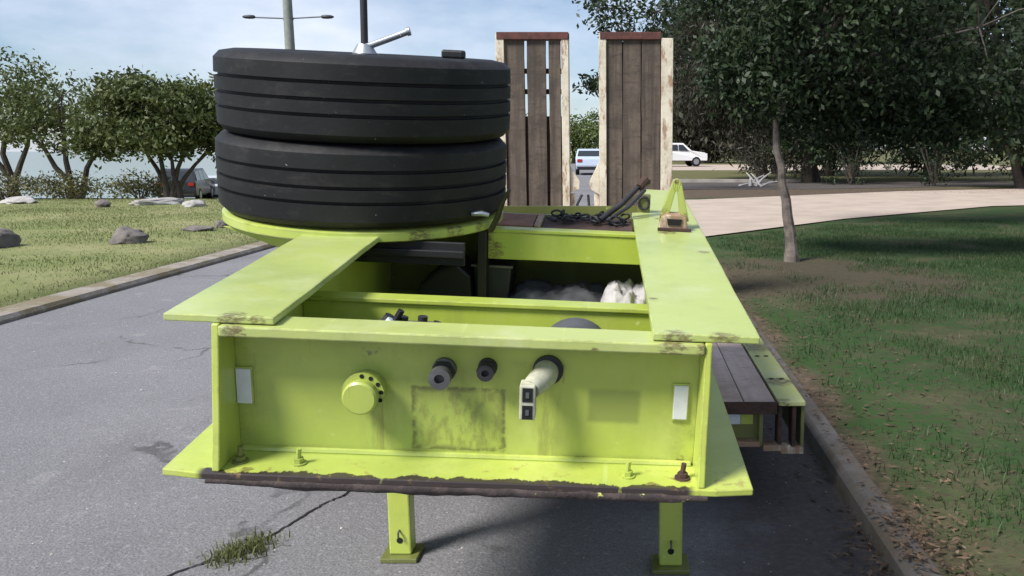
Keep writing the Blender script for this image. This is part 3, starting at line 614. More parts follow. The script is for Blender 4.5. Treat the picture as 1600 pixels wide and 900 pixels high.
# lumpy cloth helper
def cloth(name, cx, cy, rx, ry, h, seed, mat, base, res=34, sharp=1.0):
    V = []; F = []
    for j in range(res+1):
        for i in range(res+1):
            u = i/res*2-1; v = j/res*2-1; r = math.sqrt(u*u+v*v)
            fx, fy = u*math.sqrt(max(0, 1-v*v/2)), v*math.sqrt(max(0, 1-u*u/2)); rr = math.sqrt(fx*fx+fy*fy)
            hh = h*(max(0, 1-rr**2.2))**.6
            f_ = mnoise.fractal((fx*2.1*sharp+seed, fy*2.1*sharp, seed), .7, 2.1, 5); rg = abs(mnoise.noise((fx*3.2*sharp, fy*3.2*sharp+seed, 4)))
            z = hh*(1 + .35*f_) - rg*h*.35*(1-rr)
            V.append(tuple(gpt(cx + fx*rx*(1+.12*f_), cy + fy*ry*(1+.12*f_), base + max(z, .0) + .002)))
    n_ = res+1
    for j in range(res):
        for i in range(res): F.append((j*n_+i, j*n_+i+1, (j+1)*n_+i+1, (j+1)*n_+i))
    o = raw(name, V, F, M[mat], None, True); sm = o.modifiers.new('solid', 'SOLIDIFY'); sm.thickness = .002; return o
tag(cloth('tarpaulin', .17, 1.40, .26, .18, .115, 3.3, 'tarp', -.359), 'crumpled dark grey tarpaulin heaped in the open bay of the gooseneck', 'tarpaulin')
tag(cloth('rag', .425, 1.33, .12, .13, .135, 5.4, 'rag', -.352, 44, .8), 'crumpled white rag stuffed beside the right beam', 'rag')
# black guard and dark blue tub in the shaded bay
b = MB(); b.prism([(-.42, -.358), (-.17, -.358), (-.18, -.21), (-.23, -.165), (-.30, -.19), (-.37, -.25)], 1.30, 1.50, 'y'); o = b.build('mudguard', M['black'], bevel=.012); o.matrix_world = GW
tag(o, 'black plastic mudguard lying in the shaded bay', 'mudguard')
b = MB(); b.prism([(-.165, -.358), (-.045, -.358), (-.03, -.175), (-.18, -.175)], 1.34, 1.56, 'y'); o = b.build('storage_tub', M['navy'], bevel=.01); o.matrix_world = GW
b = MB(); b.box(-.185, -.025, 1.335, 1.345, -.182, -.172); b.build('tub_rim', M['steel'], o, bevel=.002)
tag(o, 'dark blue plastic tub next to the black mudguard', 'tub')
# air tank and valve cluster between front plate and first cross member: fixed to the trailer
b = MB(); b.lathe([(0, .12), (.05, .125), (.085, .15), (.10, .19), (.10, .45), (.085, .49), (.05, .515), (0, .52)], (.245, 0, -.203), 28, 'y'); b.build('air_tank', M['tarp'], trl, G, smooth=True)
b = MB(); b.box(-.30, -.13, .30, .40, -.16, -.115); vb = b.build('brake_valve', M['steel'], trl, G, .006)
b = MB(); b.tube([(-.27, .34, -.12), (-.25, .34, -.09)], .018, 10); b.tube([(-.22, .33, -.12), (-.215, .33, -.085)], .014, 10); b.build('valve_port', M['dark_steel'], vb, smooth=True)
b = MB(); b.tube([(-.245, .31, -.115), (-.215, .31, -.062)], .009, 8); b.build('valve_lever', M['black'], vb)
b = MB(); b.tube([(-.262, .30, -.112), (-.24, .30, -.085)], .010, 8); b.build('valve_tag', M['sticker'], vb)
b = MB(); b.tube([(-.165, .33, -.115), (-.163, .33, -.082)], .013, 10); b.tube([(-.135, .33, -.13), (-.12, .33, -.1)], .016, 10); b.build('valve_port', M['dark_steel'], vb, smooth=True)
b = MB(); b.tube([(-.13, .36, -.14), (-.02, .38, -.17), (.1, .40, -.2), (.2, .42, -.19)], .008, 8); b.tube([(-.3, .36, -.14), (-.42, .37, -.2), (-.5, .4, -.3)], .008, 8); b.build('air_hose', M['black'], trl, G, smooth=True)
# load binder bar and chain heap behind the cross member
b = MB(); b.tube([gpt(.30, 1.46, .0), gpt(.38, 1.52, .055), gpt(.46, 1.62, .125)], [.011, .012, .010], 10); b.tube([gpt(.325, 1.44, .0), gpt(.41, 1.50, .05), gpt(.475, 1.60, .105)], .008, 8)
lb = b.build('load_binder', M['dark_steel'], smooth=True)
b = MB(); b.tube([gpt(.452, 1.60, .115), gpt(.475, 1.63, .14), gpt(.49, 1.65, .13)], [.016, .02, .012], 8); b.build('binder_hook', M['rust_dark'], lb, smooth=True)
tag(lb, 'dark load binder bar slanting up to the right beam', 'load binder')
lk = None; ch = empty('tie_down_chain', gpt(.24, 1.5, -.018), 'rusty tie down chain heaped on the dark plate behind the cross member', 'chain')
def link_mesh(): return MB().tube([(.020*math.cos(a)*(1.0), .011*math.sin(a), 0) for a in [2*PI*k/12 for k in range(13)]], .0042, 6, cap=False)
for i in range(30):
    t = i/29; a = t*15
    lp = Vector((-.13+.28*t + .012*math.sin(a), .055*math.sin(a*1.3)-.01, .006+.012*abs(math.sin(i*1.7)) + .008*(i % 2)))
    mt = Matrix.Translation(lp) @ Euler((1.2*(i % 2)+random.uniform(-.3, .3), random.uniform(-.4, .4), a+random.uniform(-.5, .5))).to_matrix().to_4x4()
    if lk is None: lk = link_mesh().build('link', M['dark_steel'], ch, mt, smooth=True)
    else: copy_part(lk, ch, mt)
ch.rotation_euler = GW.to_euler()

# ------------------------------------------------------------------ vegetation
def leaves(cent, n_per, sig, size, aspect=.45, droop=0., flat=.8):
    cent = np.asarray(cent); k = len(cent); N_ = k*n_per
    p = np.repeat(cent, n_per, 0) + rng.normal(0, 1, (N_, 3))*np.array([sig, sig, sig*flat])
    u = rng.normal(0, 1, (N_, 3)); u[:, 2] -= droop; u /= np.linalg.norm(u, axis=1)[:, None]
    t = rng.normal(0, 1, (N_, 3)); v = np.cross(u, t); v /= np.linalg.norm(v, axis=1)[:, None]
    s = size*rng.uniform(.6, 1.3, N_)[:, None]
    Vv = np.stack([p-u*s*.5, p+v*s*aspect*.5, p+u*s*.5, p-v*s*aspect*.5], 1).reshape(-1, 3)
    return Vv, np.arange(N_*4).reshape(-1, 4)
def crown_centres(blobs, per, shell=.55):
    out = []
    for (c, r) in blobs:
        d = rng.normal(0, 1, (per, 3)); d /= np.linalg.norm(d, axis=1)[:, None]
        rad = shell + (1-shell)*rng.random(per)**.7
        out.append(np.array(c) + d*rad[:, None]*np.array(r))
    return np.concatenate(out)
def tree(name, label, base, blobs, mat, bark, tr, stems=1, per=40, n_per=24, sig=.28, size=.2, aspect=.45, droop=0., group=None, shell=.5, lean=(0, 0), trunk_pts=None, cat='tree'):
    bx, by, bz = base; root = empty(name, base, label, cat, group)
    rel = [((c[0]-bx, c[1]-by, c[2]-bz), r) for c, r in blobs]
    b = MB()
    ends = []
    for s in range(stems):
        off = (random.uniform(-1, 1)*tr*2*(stems > 1), random.uniform(-1, 1)*tr*(stems > 1))
        if trunk_pts: pts = trunk_pts
        else:
            c = rel[s % len(rel)][0]
            pts = [(off[0], off[1], -.08)] + [(off[0] + c[0]*t**1.3 + random.uniform(-1, 1)*tr*.6, off[1] + c[1]*t**1.3 + random.uniform(-1, 1)*tr*.6, c[2]*t) for t in (.2, .4, .6, .8, .95)]
        k = len(pts); b.tube(pts, [tr*(1.35 if i == 0 else 1.0)*(1-.75*i/(k-1)) for i in range(k)], 9); ends.append(pts)
    for i, (c, r) in enumerate(rel):
        st = Vector(ends[i % stems][-3]); c = Vector(c); mid = st.lerp(c, .5) + Vector((random.uniform(-.2, .2), random.uniform(-.2, .2), .1))
        b.tube([st, mid, c, c + Vector((random.uniform(-.4, .4)*r[0], random.uniform(-.4, .4)*r[1], .5*r[2]))], [tr*.42, tr*.3, tr*.18, tr*.07], 6)
        for q in range(5):
            d = Vector((random.gauss(0, 1), random.gauss(0, 1), random.gauss(0, .7))).normalized()
            e = c + Vector((d.x*r[0]*.85, d.y*r[1]*.85, d.z*r[2]*.85)); b.tube([c, c.lerp(e, .5)+Vector((0, 0, .06*r[2])), e], [tr*.16, tr*.1, tr*.04], 5)
    b.build('trunk', M[bark], root, smooth=True)
    Vv, Ff = leaves(crown_centres(rel, per, shell), n_per, sig, size, aspect, droop)
    raw('crown', Vv, Ff, M[mat], root); return root
# left lawn trees
T1 = 'trees on the shore lawn'
tree('lawn_tree', 'bushy olive green tree with several stems on the left lawn', (-15.4, 30, -.26),
     [((-15.7, 30, 3.1), (1.7, 1.5, .85)), ((-17.0, 30.2, 2.5), (1.2, 1.2, .9)), ((-14.2, 30, 2.5), (1.1, 1.2, .75)), ((-15.6, 29.6, 2.0), (1.5, 1.2, .6)), ((-13.7, 30.5, 1.8), (.8, .8, .55)), ((-17.4, 29.6, 1.75), (1.0, .9, .5)), ((-16.6, 30, 3.35), (1.2, 1.2, .6)), ((-14.4, 29.8, 3.0), (1.2, 1.2, .7)), ((-15.2, 29.4, 1.7), (1.2, 1.0, .4))],
     'leaf_left', 'bark_dark', .10, stems=5, per=74, n_per=30, sig=.19, size=.19, group=T1)
tree('lawn_tree', 'wide spreading olive tree left of the multi stemmed tree', (-20.6, 33, -.44),
     [((-20.8, 33, 3.3), (1.8, 1.6, .9)), ((-22.6, 33, 2.7), (1.5, 1.4, 1.0)), ((-19.2, 33, 2.6), (1.3, 1.3, .9)), ((-21, 32.6, 2.1), (1.7, 1.4, .7))], 'leaf_left', 'bark_dark', .13, stems=3, per=46, n_per=26, sig=.2, size=.19, group=T1)
tree('lawn_tree', 'dark tree at the far left edge of the lawn', (-25.2, 36, -.6),
     [((-25.2, 36, 4.1), (2.0, 1.8, 1.2)), ((-27.2, 36, 3.4), (1.6, 1.4, 1.2)), ((-23.8, 36, 3.1), (1.5, 1.4, 1.1)), ((-25.4, 35.6, 2.4), (2, 1.6, .7))], 'leaf_left', 'bark_dark', .15, stems=3, per=46, n_per=26, sig=.22, size=.2, group=T1)
tree('lawn_tree', 'taller tree partly hidden behind the stacked tyres', (-16.6, 42, -1.0),
     [((-17.6, 42, 3.7), (1.4, 1.6, .9)), ((-15.4, 42, 3.9), (1.7, 1.6, .8)), ((-16.4, 42, 2.8), (2.2, 1.6, .8)), ((-13.4, 42, 3.3), (1.6, 1.4, .9)), ((-18.9, 42, 2.6), (1.5, 1.4, 1.0)), ((-17.4, 41.6, 1.9), (1.7, 1.3, .6))], 'leaf_left', 'bark_dark', .13, stems=2, per=40, n_per=24, sig=.22, size=.2, group=T1)
def shrub(label, base, rx, ry, h, mat='leaf_hedge', group='scrubby bushes on the shore'):
    root = empty('shrub', base, label, 'shrub', group)
    b = MB()
    for q in range(7):
        a = random.uniform(0, 2*PI); b.tube([(0, 0, -.05), (rx*.3*math.cos(a), ry*.3*math.sin(a), h*.5), (rx*.7*math.cos(a), ry*.7*math.sin(a), h*.85)], [.03, .02, .008], 5)
    b.build('stem', M['bark_dark'], root)
    Vv, Ff = leaves(crown_centres([((0, 0, h*.5), (rx, ry, h*.5))], 70, .3), 26, .14, .13, .4)
    raw('foliage', Vv, Ff, M[mat], root)
shrub('low olive bush under the left lawn tree', (-17.4, 31.5, -.35), 1.5, .7, 1.0)
shrub('low olive bush at the left edge of the lawn tree', (-20.2, 31.8, -.36), 1.5, .7, 1.0)
shrub('leafy bush right behind the lawn tree stems', (-14.3, 34, -.5), 1.1, .7, 1.25, 'leaf_bright')
shrub('wide scrub at the far left shore', (-23.4, 33.2, -.45), 1.8, .8, 1.05)
# trees far down the road, in the gap between the ramps and behind
for i, (x, y, h, r, lab) in enumerate(((-5.2, 88, 5.0, 3.0, 'bright green tree at the end of the road left in the ramp gap'), (-1.9, 92, 5.9, 3.2, 'taller bright green tree at the end of the road right in the ramp gap'),
        (-12.5, 95, 6.0, 3.6, 'green tree far away hidden behind the left ramp'), (3.0, 96, 6.5, 3.4, 'green tree far away behind the right ramp'))):
    tree('street_tree', lab, (x, y, .05), [((x, y, h*.72), (r*.75, r*.7, h*.26)), ((x-r*.5, y, h*.5), (r*.6, r*.6, h*.22)), ((x+r*.55, y, h*.5), (r*.6, r*.6, h*.24)), ((x, y-.6, h*.3), (r*.9, r*.6, h*.2)), ((x, y-.3, h*.55), (r*.9, r*.6, h*.3))],
         'leaf_bright', 'bark_dark', .2, per=34, n_per=20, sig=.35, size=.36, group='trees at the end of the road')
# right: slim trunk tree near the driveway
tree('verge_tree', 'slim leaning tree with pale knobbly trunk on the right verge', (2.12, 11.1, .09),
     [((2.5, 11.2, 2.9), (1.2, 1.2, .8)), ((3.3, 11.4, 2.5), (1.1, 1.1, .75)), ((1.85, 11.3, 2.35), (.62, .8, .5)), ((2.9, 10.8, 3.6), (1.4, 1.2, .8)), ((4.4, 11.3, 3.0), (1.2, 1.1, .9)), ((2.5, 11.6, 2.0), (.55, .6, .33)), ((3.6, 11.6, 1.95), (.9, .7, .35)), ((1.55, 11.5, 2.6), (.6, .6, .5)), ((2.2, 11.2, 3.5), (1.0, .9, .6)), ((4.9, 11.4, 2.2), (1.0, .8, .5))],
     'leaf_dark', 'bark', .085, per=70, n_per=46, sig=.16, size=.09, aspect=.5, droop=.5,
     trunk_pts=[(0, 0, -.06), (-.015, 0, .18), (-.03, .01, .36), (-.075, 0, .58), (-.095, .01, .78), (-.155, .0, .98), (-.165, .0, 1.18), (-.235, .02, 1.42), (-.25, .03, 1.75), (-.05, .05, 2.2), (.2, .1, 2.7), (.4, .1, 3.3)])
# overhanging dark canopy and the dense dark stand behind
T2 = 'dense dark trees behind the driveway'
spec = [
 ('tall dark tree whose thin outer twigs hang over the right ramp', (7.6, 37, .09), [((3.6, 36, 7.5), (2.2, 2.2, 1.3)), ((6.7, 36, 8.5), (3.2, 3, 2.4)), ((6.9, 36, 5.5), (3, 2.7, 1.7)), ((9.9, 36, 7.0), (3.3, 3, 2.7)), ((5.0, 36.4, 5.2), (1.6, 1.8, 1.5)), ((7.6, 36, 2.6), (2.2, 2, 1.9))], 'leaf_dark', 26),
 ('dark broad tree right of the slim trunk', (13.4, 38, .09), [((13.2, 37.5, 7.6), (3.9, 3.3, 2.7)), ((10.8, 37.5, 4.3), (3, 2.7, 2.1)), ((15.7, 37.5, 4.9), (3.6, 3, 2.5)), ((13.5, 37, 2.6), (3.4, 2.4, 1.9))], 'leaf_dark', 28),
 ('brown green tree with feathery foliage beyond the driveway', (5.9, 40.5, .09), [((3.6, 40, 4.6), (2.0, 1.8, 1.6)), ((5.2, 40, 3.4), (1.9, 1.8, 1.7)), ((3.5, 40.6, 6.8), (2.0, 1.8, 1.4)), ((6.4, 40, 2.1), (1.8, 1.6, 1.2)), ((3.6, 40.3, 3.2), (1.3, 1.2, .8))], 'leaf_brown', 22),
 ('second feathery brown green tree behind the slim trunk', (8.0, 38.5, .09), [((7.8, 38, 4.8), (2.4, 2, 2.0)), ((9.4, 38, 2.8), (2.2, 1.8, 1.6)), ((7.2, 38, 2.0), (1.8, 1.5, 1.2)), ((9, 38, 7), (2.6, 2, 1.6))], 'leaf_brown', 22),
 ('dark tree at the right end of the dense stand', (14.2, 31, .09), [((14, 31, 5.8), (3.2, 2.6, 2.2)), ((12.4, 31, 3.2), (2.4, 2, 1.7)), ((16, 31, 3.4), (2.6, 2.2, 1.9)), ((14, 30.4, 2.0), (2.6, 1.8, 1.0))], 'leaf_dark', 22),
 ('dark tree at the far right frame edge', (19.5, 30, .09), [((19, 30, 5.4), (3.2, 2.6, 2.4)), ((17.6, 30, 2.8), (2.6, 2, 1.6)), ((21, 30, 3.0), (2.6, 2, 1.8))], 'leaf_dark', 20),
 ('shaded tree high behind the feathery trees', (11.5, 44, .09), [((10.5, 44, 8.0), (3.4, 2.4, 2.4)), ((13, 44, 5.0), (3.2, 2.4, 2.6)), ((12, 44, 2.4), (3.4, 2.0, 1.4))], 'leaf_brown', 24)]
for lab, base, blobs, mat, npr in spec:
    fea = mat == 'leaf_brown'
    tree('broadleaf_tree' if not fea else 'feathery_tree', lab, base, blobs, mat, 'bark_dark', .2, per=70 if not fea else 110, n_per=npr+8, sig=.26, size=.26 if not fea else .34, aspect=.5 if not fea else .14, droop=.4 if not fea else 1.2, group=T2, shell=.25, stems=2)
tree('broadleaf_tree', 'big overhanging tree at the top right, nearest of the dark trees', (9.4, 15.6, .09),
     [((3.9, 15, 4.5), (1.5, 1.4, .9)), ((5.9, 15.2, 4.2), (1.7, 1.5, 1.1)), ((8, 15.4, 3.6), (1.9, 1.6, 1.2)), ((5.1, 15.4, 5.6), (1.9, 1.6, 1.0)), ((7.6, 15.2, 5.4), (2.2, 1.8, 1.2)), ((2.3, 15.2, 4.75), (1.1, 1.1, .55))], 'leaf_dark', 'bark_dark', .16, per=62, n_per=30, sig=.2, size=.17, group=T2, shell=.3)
for i, (x, y, lab) in enumerate(((8.2, 50, 'dense dark bush tree left in the back row behind the driveway'), (10.2, 46, 'dense dark bush tree second in the back row behind the driveway'), (15.5, 45, 'dense dark bush tree third in the back row behind the driveway'), (21.5, 43, 'dense dark bush tree right in the back row behind the driveway'), (28, 42, 'dense dark bush tree at the far right of the back row'))):
    tree('feathery_tree', lab, (x, y, .09), [((x, y, 2.0), (3.0, 1.6, 1.7)), ((x-1.2, y, 4.6), (2.4, 1.8, 2.0)), ((x+1.6, y, 4.8), (2.6, 1.8, 2.2)), ((x+.2, y+.5, 7.8), (3.2, 2, 2.4)), ((x-.4, y-.5, 10.6), (3.0, 2, 2.2))], 'leaf_brown', 'bark_dark', .2, per=110, n_per=22, sig=.42, size=.5, aspect=.22, droop=.8, group=T2, shell=.15, stems=2)
for i, (x, y, lab) in enumerate(((7.6, 84, 'tall brown green tree far behind the white ute'), (12.4, 82, 'tall brown green tree far behind, second from the ute'), (17.6, 80, 'tall brown green tree far behind, third from the ute'), (3.9, 98, 'farthest brown green tree behind the right ramp'))):
    tree('feathery_tree', lab, (x, y, .09), [((x, y, 2.6), (3.2, 1.8, 2.4)), ((x-1.6, y, 5.4), (2.8, 2, 2.4)), ((x+1.8, y, 5.8), (3.0, 2, 2.6)), ((x+.2, y+.5, 9), (3.6, 2, 2.6)), ((x-.4, y-.5, 12), (3.2, 2, 2.4))], 'leaf_brown', 'bark_dark', .25, per=120, n_per=22, sig=.5, size=.75, aspect=.3, droop=.8, group=T2, shell=.1, stems=2)
for x, y, h, lab in ((6.3, 36.2, 2.2, 'dark understorey bush at the left end of the dense stand'), (8.8, 34.6, 2.6, 'dark understorey bush behind the slim trunk'), (11.6, 33.2, 2.8, 'dark understorey bush right of the slim trunk'), (14.8, 32.6, 3.0, 'wide dark understorey bush nearer the right frame edge'), (18.4, 31.4, 3.0, 'dark understorey bush at the right frame edge')):
    shrub(lab, (x, y, .09), 1.9, 1.0, h, 'leaf_dark' if x > 8 else 'leaf_brown', 'dark bushes under the dense trees')
# thin overhanging twigs against the sky, and the small spray left of the right ramp, on one slender tree
tree('street_tree', 'slender roadside tree with a small leaf spray beside the right ramp', (1.22, 29.5, .09), [((.0, 29, 5.4), (1.3, 1.2, .55)), ((-.6, 29, 6.0), (.9, 1.0, .4)), ((1.0, 29, 5.8), (1.4, 1.2, .7)), ((-.95, 29.2, 3.55), (.42, .4, .25)), ((1.2, 29, 4.6), (.9, .9, .8))],
     'leaf_dark', 'bark_dark', .09, per=26, n_per=14, sig=.17, size=.2, group='trees at the end of the road', shell=.15)

# blades of grass
def blades(name, pts, h, wd, mat, label):
    pts = np.asarray(pts); N_ = len(pts); a = rng.uniform(0, 2*PI, N_); hh = h*rng.uniform(.4, 1.25, N_); ln = rng.uniform(.1, .8, N_)*hh
    la = rng.uniform(0, 2*PI, N_); d = np.stack([np.cos(a), np.sin(a), 0*a], 1)*wd*.5; l = np.stack([np.cos(la)*ln, np.sin(la)*ln, hh], 1)
    mid = l*np.array([.35, .35, .6])
    Vv = np.stack([pts-d, pts+d, pts+mid+d*.7, pts+mid-d*.7, pts+l], 1).reshape(-1, 3)
    i = np.arange(N_)*5
    T_ = np.concatenate([np.stack([i, i+1, i+2], 1), np.stack([i, i+2, i+3], 1), np.stack([i+3, i+2, i+4], 1)])
    return tag(raw(name, Vv, T_, M[mat]), label, None, None, 'stuff')
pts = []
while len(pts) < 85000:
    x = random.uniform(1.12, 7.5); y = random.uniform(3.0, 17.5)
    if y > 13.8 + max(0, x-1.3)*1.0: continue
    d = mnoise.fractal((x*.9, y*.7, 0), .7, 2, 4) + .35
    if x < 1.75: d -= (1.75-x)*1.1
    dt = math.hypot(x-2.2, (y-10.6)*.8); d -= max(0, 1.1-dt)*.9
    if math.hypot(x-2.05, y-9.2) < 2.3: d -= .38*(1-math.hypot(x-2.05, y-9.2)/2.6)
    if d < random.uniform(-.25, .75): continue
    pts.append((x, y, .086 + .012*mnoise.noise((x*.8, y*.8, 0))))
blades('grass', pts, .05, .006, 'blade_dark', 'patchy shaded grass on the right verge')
pts = []
while len(pts) < 105000:
    y = 6 + 20*random.random()**.8; x = KL-.3-random.random()*17
    if mnoise.fractal((x*.5, y*.5, 5), .7, 2, 4) + .9 < random.random()*1.0: continue
    pts.append((x, y, zl(y) + .05*mnoise.noise((x*.35, y*.35, 3)) - .004))
blades('grass', pts, .035, .012, 'blade_light', 'short pale lawn left of the road')
# grass tuft in the road crack
root_t = []
for i in range(420):
    t = random.random(); cx = -1.51+.10*t+random.gauss(0, .045); cy = 3.06+.16*t+random.gauss(0, .035)
    root_t.append((cx, cy, .0))
tf = blades('grass_tuft', root_t, .040, .006, 'blade_mid', 'small grass tuft growing in the road crack'); del tf['kind']; tag(tf, 'small grass tuft growing in the road crack', 'grass tuft')
# crack in the asphalt: a dark ragged groove with raised lips
V = []; F = []
cp_ = [(-1.66, 2.93), (-1.58, 3.03), (-1.47, 3.13), (-1.40, 3.3), (-1.34, 3.5), (-1.29, 3.62), (-1.24, 3.7), (-1.24, 3.9), (-1.2, 4.1)]
Ps = []
for (a, c) in zip(cp_, cp_[1:]):
    for k in range(8): t = k/8; Ps.append((a[0]+(c[0]-a[0])*t + random.gauss(0, .004), a[1]+(c[1]-a[1])*t + random.gauss(0, .004)))
for i, (x, y) in enumerate(Ps):
    wv = .004 + .007*abs(mnoise.noise((i*.35, 0, 0))); V += [(x-wv, y, .0042), (x+wv, y-.002, .0042)]
for i in range(len(Ps)-1): F.append((2*i, 2*i+1, 2*i+3, 2*i+2))
tag(raw('road_crack', V, F, M['hole']), 'dark crack in the asphalt', kind='structure')
# leaf litter on the right kerb and by the trailer
cs = []
while len(cs) < 1900:
    y = random.uniform(2.4, 12); x = KR + .02 + abs(random.gauss(0, .5)) if random.random() < .8 else KR - abs(random.gauss(0, .10))
    zz = .004 if x < KR else (.11 if x < KR+.15 else .095)
    if x > 4: continue
    cs.append((x, y, zz + random.random()*.012))
for _ in range(500): 
    x, y = random.gauss(1.02, .12), random.gauss(3.0, .22); cs.append((x, y, (.004 if x < KR else .11) + random.random()*.03))
for _ in range(2400):
    cs.append((random.uniform(3, 14), random.uniform(27.5, 31), .10+random.random()*.03))
Vv, Ff = leaves(np.array(cs), 1, .004, .045, .35, 0, .5); Vv = np.array(Vv)
cen = np.repeat(Vv.reshape(-1, 4, 3).mean(1), 4, 0); Vv[:, 2] = cen[:, 2] + (Vv[:, 2]-cen[:, 2])*.3 + .004
tag(raw('leaf_litter', Vv, Ff, M['litter']), 'dry brown leaves along the kerb', kind='stuff')
# pebbles and grit on the road
V = []; F = []
for i in range(1500):
    x = random.uniform(KL, KR); y = random.uniform(2.2, 9); r = random.uniform(.002, .006)*(1 if random.random() < .93 else 1.7); k = len(V)
    a0 = random.random()*6; V += [(x+r*math.cos(a0+q*2.1), y+r*math.sin(a0+q*2.1), .001) for q in range(3)] + [(x, y, r*.9)]
    F += [(k, k+1, k+3), (k+1, k+2, k+3), (k+2, k, k+3)]
tag(raw('grit', V, F, M['stone_pale']), 'loose grit on the asphalt', kind='stuff')

# rocks on the lawn
def rock(label, c, r, mat, seed, group='rocks along the lawn edge'):
    bm = bmesh.new(); bmesh.ops.create_icosphere(bm, subdivisions=4, radius=1)
    rr_ = random.Random(seed); planes = [Vector((rr_.gauss(0, 1), rr_.gauss(0, 1), rr_.gauss(.2, .8))).normalized() for _ in range(11)]
    for v in bm.verts:
        d = v.co.normalized(); f = 1 + .32*mnoise.fractal(d*1.3 + Vector((seed*7.1, seed, 0)), .8, 2, 4)
        p_ = d*f
        for q, nn_ in enumerate(planes):
            e = p_.dot(nn_) - (.72 + .05*(q % 3))
            if e > 0: p_ -= nn_*e
        p_ += d*.05*mnoise.fractal(d*5 + Vector((seed, 0, 0)), .8, 2, 3)
        v.co = Vector((p_.x*r[0]*1.15, p_.y*r[1]*1.15, max(p_.z, -.45)*r[2]*1.15))
    me = bpy.data.meshes.new('rock'); bm.to_mesh(me); bm.free(); me.materials.append(M[mat]); me.polygons.foreach_set('use_smooth', [True]*len(me.polygons))
    o = bpy.data.objects.new('rock', me); C.objects.link(o); o.location = (c[0], c[1], terrain_z(*c)+r[2]*.35); o.rotation_euler.z = seed
    return tag(o, label, 'rock', group)
rock('big brown boulder at the left edge of the lawn', (-7.75, 13.6), (.27, .24, .17), 'stone', 1.3)
rock('flat grey rock on the lawn beside the boulder', (-7.65, 15.6), (.26, .2, .065), 'stone', 2.6)
rock('round grey rock nearest the trailer tray', (-7.5, 16.3), (.16, .14, .10), 'stone', 3.7)
rock('long pale flat rock under the lawn tree', (-12.3, 23.2), (.75, .4, .11), 'stone_pale', 4.1)
rock('pale rock in front of the dark car', (-10.9, 22.3), (.3, .25, .12), 'stone_pale', 5.2)
rock('small dark rock left of the long pale rock', (-13.1, 22.0), (.16, .14, .13), 'stone', 6.6)
rock('dark brown boulder at the far left of the lawn', (-9.6, 13.2), (.35, .3, .2), 'stone', 7.4)
rock('pale rock on the far left lawn', (-16.2, 23.5), (.5, .35, .14), 'stone_pale', 8.8)
# pale dead branches beside the driveway
b = MB()
for k in range(9):
    a = random.uniform(0, PI); p0 = Vector((4.65+random.gauss(0, .25), 33+random.gauss(0, .3), .1)); p1 = p0 + Vector((math.cos(a)*.7, math.sin(a)*.4, random.uniform(.05, .55)))
    b.tube([p0, p0.lerp(p1, .5)+Vector((0, 0, .06)), p1], [.05, .04, .02], 6)
tag(b.build('dead_branches', M['stone_pale'], smooth=True), 'pale dead branches beyond the driveway by the dark trees', 'branches')

# street light pole (left), twin arms
root = empty('street_light', (-11.0, 29.6, -.25), 'grey roadside pole with two thin lamp arms above the tyres', 'street light')
MB().tube([(0, 0, -.1), (0, 0, 4), (0, 0, 9.5)], [.19, .165, .125], 14).build('pole', M['pole'], root, smooth=True)
b = MB(); b.tube([(-1.15, 0, 5.97), (0, 0, 5.93), (1.15, 0, 5.99)], .022, 8); b.tube([(-.165, 0, 5.9), (.165, 0, 5.9)], .03, 8); b.build('lamp_arm', M['lamp'], root, smooth=True)
for s in (-1, 1):
    b = MB(); b.lathe([(0, 0), (.05, .01), (.075, .06), (.08, .2), (.065, .33), (.03, .40), (0, .405)], (0, 0, 0), 16, 'x')
    for v in b.bm.verts: v.co = Vector((s*(1.08+v.co.x), v.co.y*1.4, 5.985+v.co.z*.8))
    b.build('lamp_head', M['lamp'], root, smooth=True)

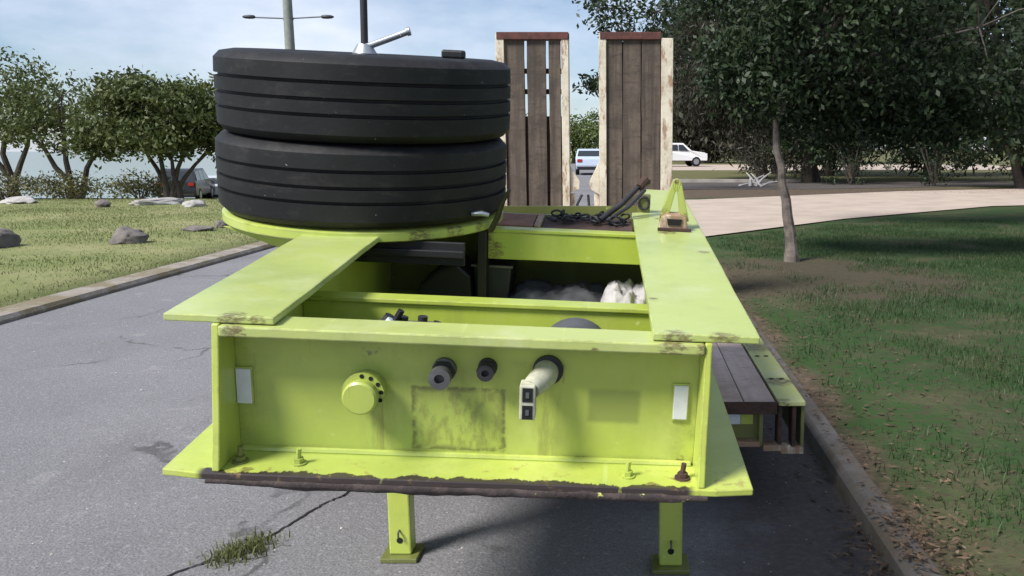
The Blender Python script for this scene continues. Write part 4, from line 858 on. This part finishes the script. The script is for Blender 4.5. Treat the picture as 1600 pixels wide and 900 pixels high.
# vehicles
def car(name, label, loc, rz, paint, prof, glass_side, width, wheel_y, wheel_r, cat, belt, inset=.12, rear=None, tray=None):
    """prof: side outline (y forward, z) ; glass_side: list of side window polygons ; rear/front screens from outline"""
    root = empty(name, loc, label, cat, None, rz)
    b = MB(); k = len(prof); hw = width/2
    def xw(z): return hw - (inset*max(0, (z-belt))/.5 if z > belt else 0) - (.04 if z < .35 else 0)
    lo = [b.bm.verts.new((-xw(z), y, z)) for y, z in prof]; hi = [b.bm.verts.new((xw(z), y, z)) for y, z in prof]
    b.bm.faces.new(lo[::-1]); b.bm.faces.new(hi)
    for i in range(k): b.bm.faces.new((lo[i], lo[(i+1) % k], hi[(i+1) % k], hi[i]))
    b.build('body', M[paint], root, bevel=.035)
    for s in (-1, 1):
        for poly in glass_side:
            b = MB(); vs = [b.bm.verts.new((s*(xw(z)+.006), y, z)) for y, z in poly]; vi = [b.bm.verts.new((s*(xw(z)-.02), y, z)) for y, z in poly]
            b.bm.faces.new(vs); m_ = len(poly)
            for i in range(m_): b.bm.faces.new((vs[i], vs[(i+1) % m_], vi[(i+1) % m_], vi[i]))
            b.build('side_window', M['glass'], root)
        for wy_ in wheel_y:
            wb = MB().lathe([(0, -.11), (wheel_r*.6, -.11), (wheel_r*.95, -.10), (wheel_r, -.06), (wheel_r, .06), (wheel_r*.95, .10), (wheel_r*.6, .11), (0, .11)], (s*(hw-.10), wy_, wheel_r), 22, 'x').build('wheel', M['rubber'], root, smooth=True)
            MB().lathe([(0, .112), (wheel_r*.3, .118), (wheel_r*.58, .113), (wheel_r*.58, .1), (0, .1)], (s*(hw-.10), wy_, wheel_r), 18, 'x').build('rim', M['steel_light'], wb, smooth=True) if s > 0 else MB().lathe([(0, -.112), (wheel_r*.3, -.118), (wheel_r*.58, -.113), (wheel_r*.58, -.1), (0, -.1)], (s*(hw-.10), wy_, wheel_r), 18, 'x').build('rim', M['steel_light'], wb, smooth=True)
    def screen(nm, p, q):
        (y0, z0), (y1, z1) = p, q; d = Vector((0, z1-z0, -(y1-y0))).normalized()*.008
        if (d.y > 0) != ((y0+y1)/2 > 0): d = -d
        b = MB(); c0 = (y0+(y1-y0)*.1, z0+(z1-z0)*.1); c1 = (y0+(y1-y0)*.9, z0+(z1-z0)*.9)
        A = [(-xw(c0[1])+.08, *c0), (xw(c0[1])-.08, *c0), (xw(c1[1])-.08, *c1), (-xw(c1[1])+.08, *c1)]
        o = [b.bm.verts.new(Vector(v)+d) for v in A]; i_ = [b.bm.verts.new(Vector(v)-d*2) for v in A]; b.bm.faces.new(o)
        for j in range(4): b.bm.faces.new((o[j], o[(j+1) % 4], i_[(j+1) % 4], i_[j]))
        b.build(nm, M['glass'], root)
    screen('windscreen', *rear[0]); screen('rear_window', *rear[1])
    yr = min(p[0] for p in prof); yf = max(p[0] for p in prof)
    for s in (-1, 1):
        b = MB(); b.box(s*(hw-.22)-.13, s*(hw-.22)+.13, yr-.012, yr+.05, belt-.24, belt-.08); b.build('tail_lamp', M['tail'], root, bevel=.01)
        b = MB(); b.box(s*(hw-.25)-.15, s*(hw-.25)+.15, yf-.06, yf+.008, belt-.30, belt-.16); b.build('headlamp', M['headlamp'], root, bevel=.01)
    for yy, nm in ((yr, 'rear_bumper'), (yf, 'front_bumper')):
        b = MB(); b.box(-hw+.08, hw-.08, yy-.03, yy+.03, .30, .48); b.build(nm, M['black'], root, bevel=.02)
    return root
sedan = [(-2.2, .32), (-2.25, .55), (-2.2, .92), (-1.7, 1.0), (-1.15, 1.40), (-.7, 1.47), (.2, 1.46), (.95, 1.02), (2.0, .86), (2.25, .66), (2.22, .32)]
sg = [[(-1.35, 1.02), (-.95, 1.34), (-.35, 1.38), (-.35, 1.02)], [(-.28, 1.02), (-.28, 1.38), (.18, 1.37), (.75, 1.02)]]
srear = (((.95, 1.02), (.2, 1.46)), ((-1.7, 1.0), (-1.15, 1.40)))
car('parked_car', 'pale blue sedan seen from behind between the two ramps', (-2.05, 52, .0), R(3), 'car_blue', sedan, sg, 1.78, (-1.35, 1.35), .32, 'car', .98, rear=srear)
suv = [(-2.25, .36), (-2.3, .6), (-2.25, 1.05), (-2.0, 1.62), (-1.7, 1.70), (.3, 1.70), (1.0, 1.12), (2.05, 1.0), (2.3, .75), (2.28, .36)]
vg = [[(-1.95, 1.12), (-1.8, 1.56), (-1.1, 1.6), (-1.1, 1.12)], [(-1.03, 1.12), (-1.03, 1.6), (-.25, 1.6), (-.25, 1.12)], [(-.18, 1.12), (-.18, 1.6), (.26, 1.58), (.8, 1.12)]]
vrear = (((1.0, 1.12), (.3, 1.70)), ((-2.25, 1.05), (-2.0, 1.62)))
car('parked_car', 'black four wheel drive parked beyond the left lawn', (-22.9, 46, zl(46)+.02), R(14), 'car_dark', suv, vg, 1.85, (-1.4, 1.4), .37, 'car', 1.1, rear=vrear)
car('parked_car', 'silver car half hidden by the lower tyre', (-23.3, 50.5, zl(50.5)+.02), R(20), 'car_silver', sedan, sg, 1.78, (-1.35, 1.35), .32, 'car', .98, rear=srear)
ute = [(-2.5, .45), (-2.55, .7), (-2.55, 1.12), (-.55, 1.12), (-.5, 1.70), (-.3, 1.78), (.6, 1.77), (1.25, 1.2), (2.3, 1.05), (2.5, .8), (2.48, .45)]
ug = [[(-.4, 1.2), (-.38, 1.64), (.15, 1.66), (.15, 1.2)], [(.22, 1.2), (.22, 1.66), (.58, 1.64), (1.0, 1.2)]]
urear = (((1.25, 1.2), (.6, 1.77)), ((-.55, 1.14), (-.5, 1.70)))
ut = car('utility_truck', 'white utility truck parked far off beside the right ramp', (3.6, 68, .11), R(-78), 'car_white', ute, ug, 1.85, (-1.55, 1.6), .38, 'ute', 1.15, rear=urear)
b = MB(); b.box(-.98, .98, -2.62, -.6, 1.0, 1.06); b.box(-.98, -.95, -2.62, -.6, 1.06, 1.32); b.box(.95, .98, -2.62, -.6, 1.06, 1.32); b.box(-.95, .95, -2.62, -2.58, 1.06, 1.32); b.build('tray', M['steel_light'], ut)
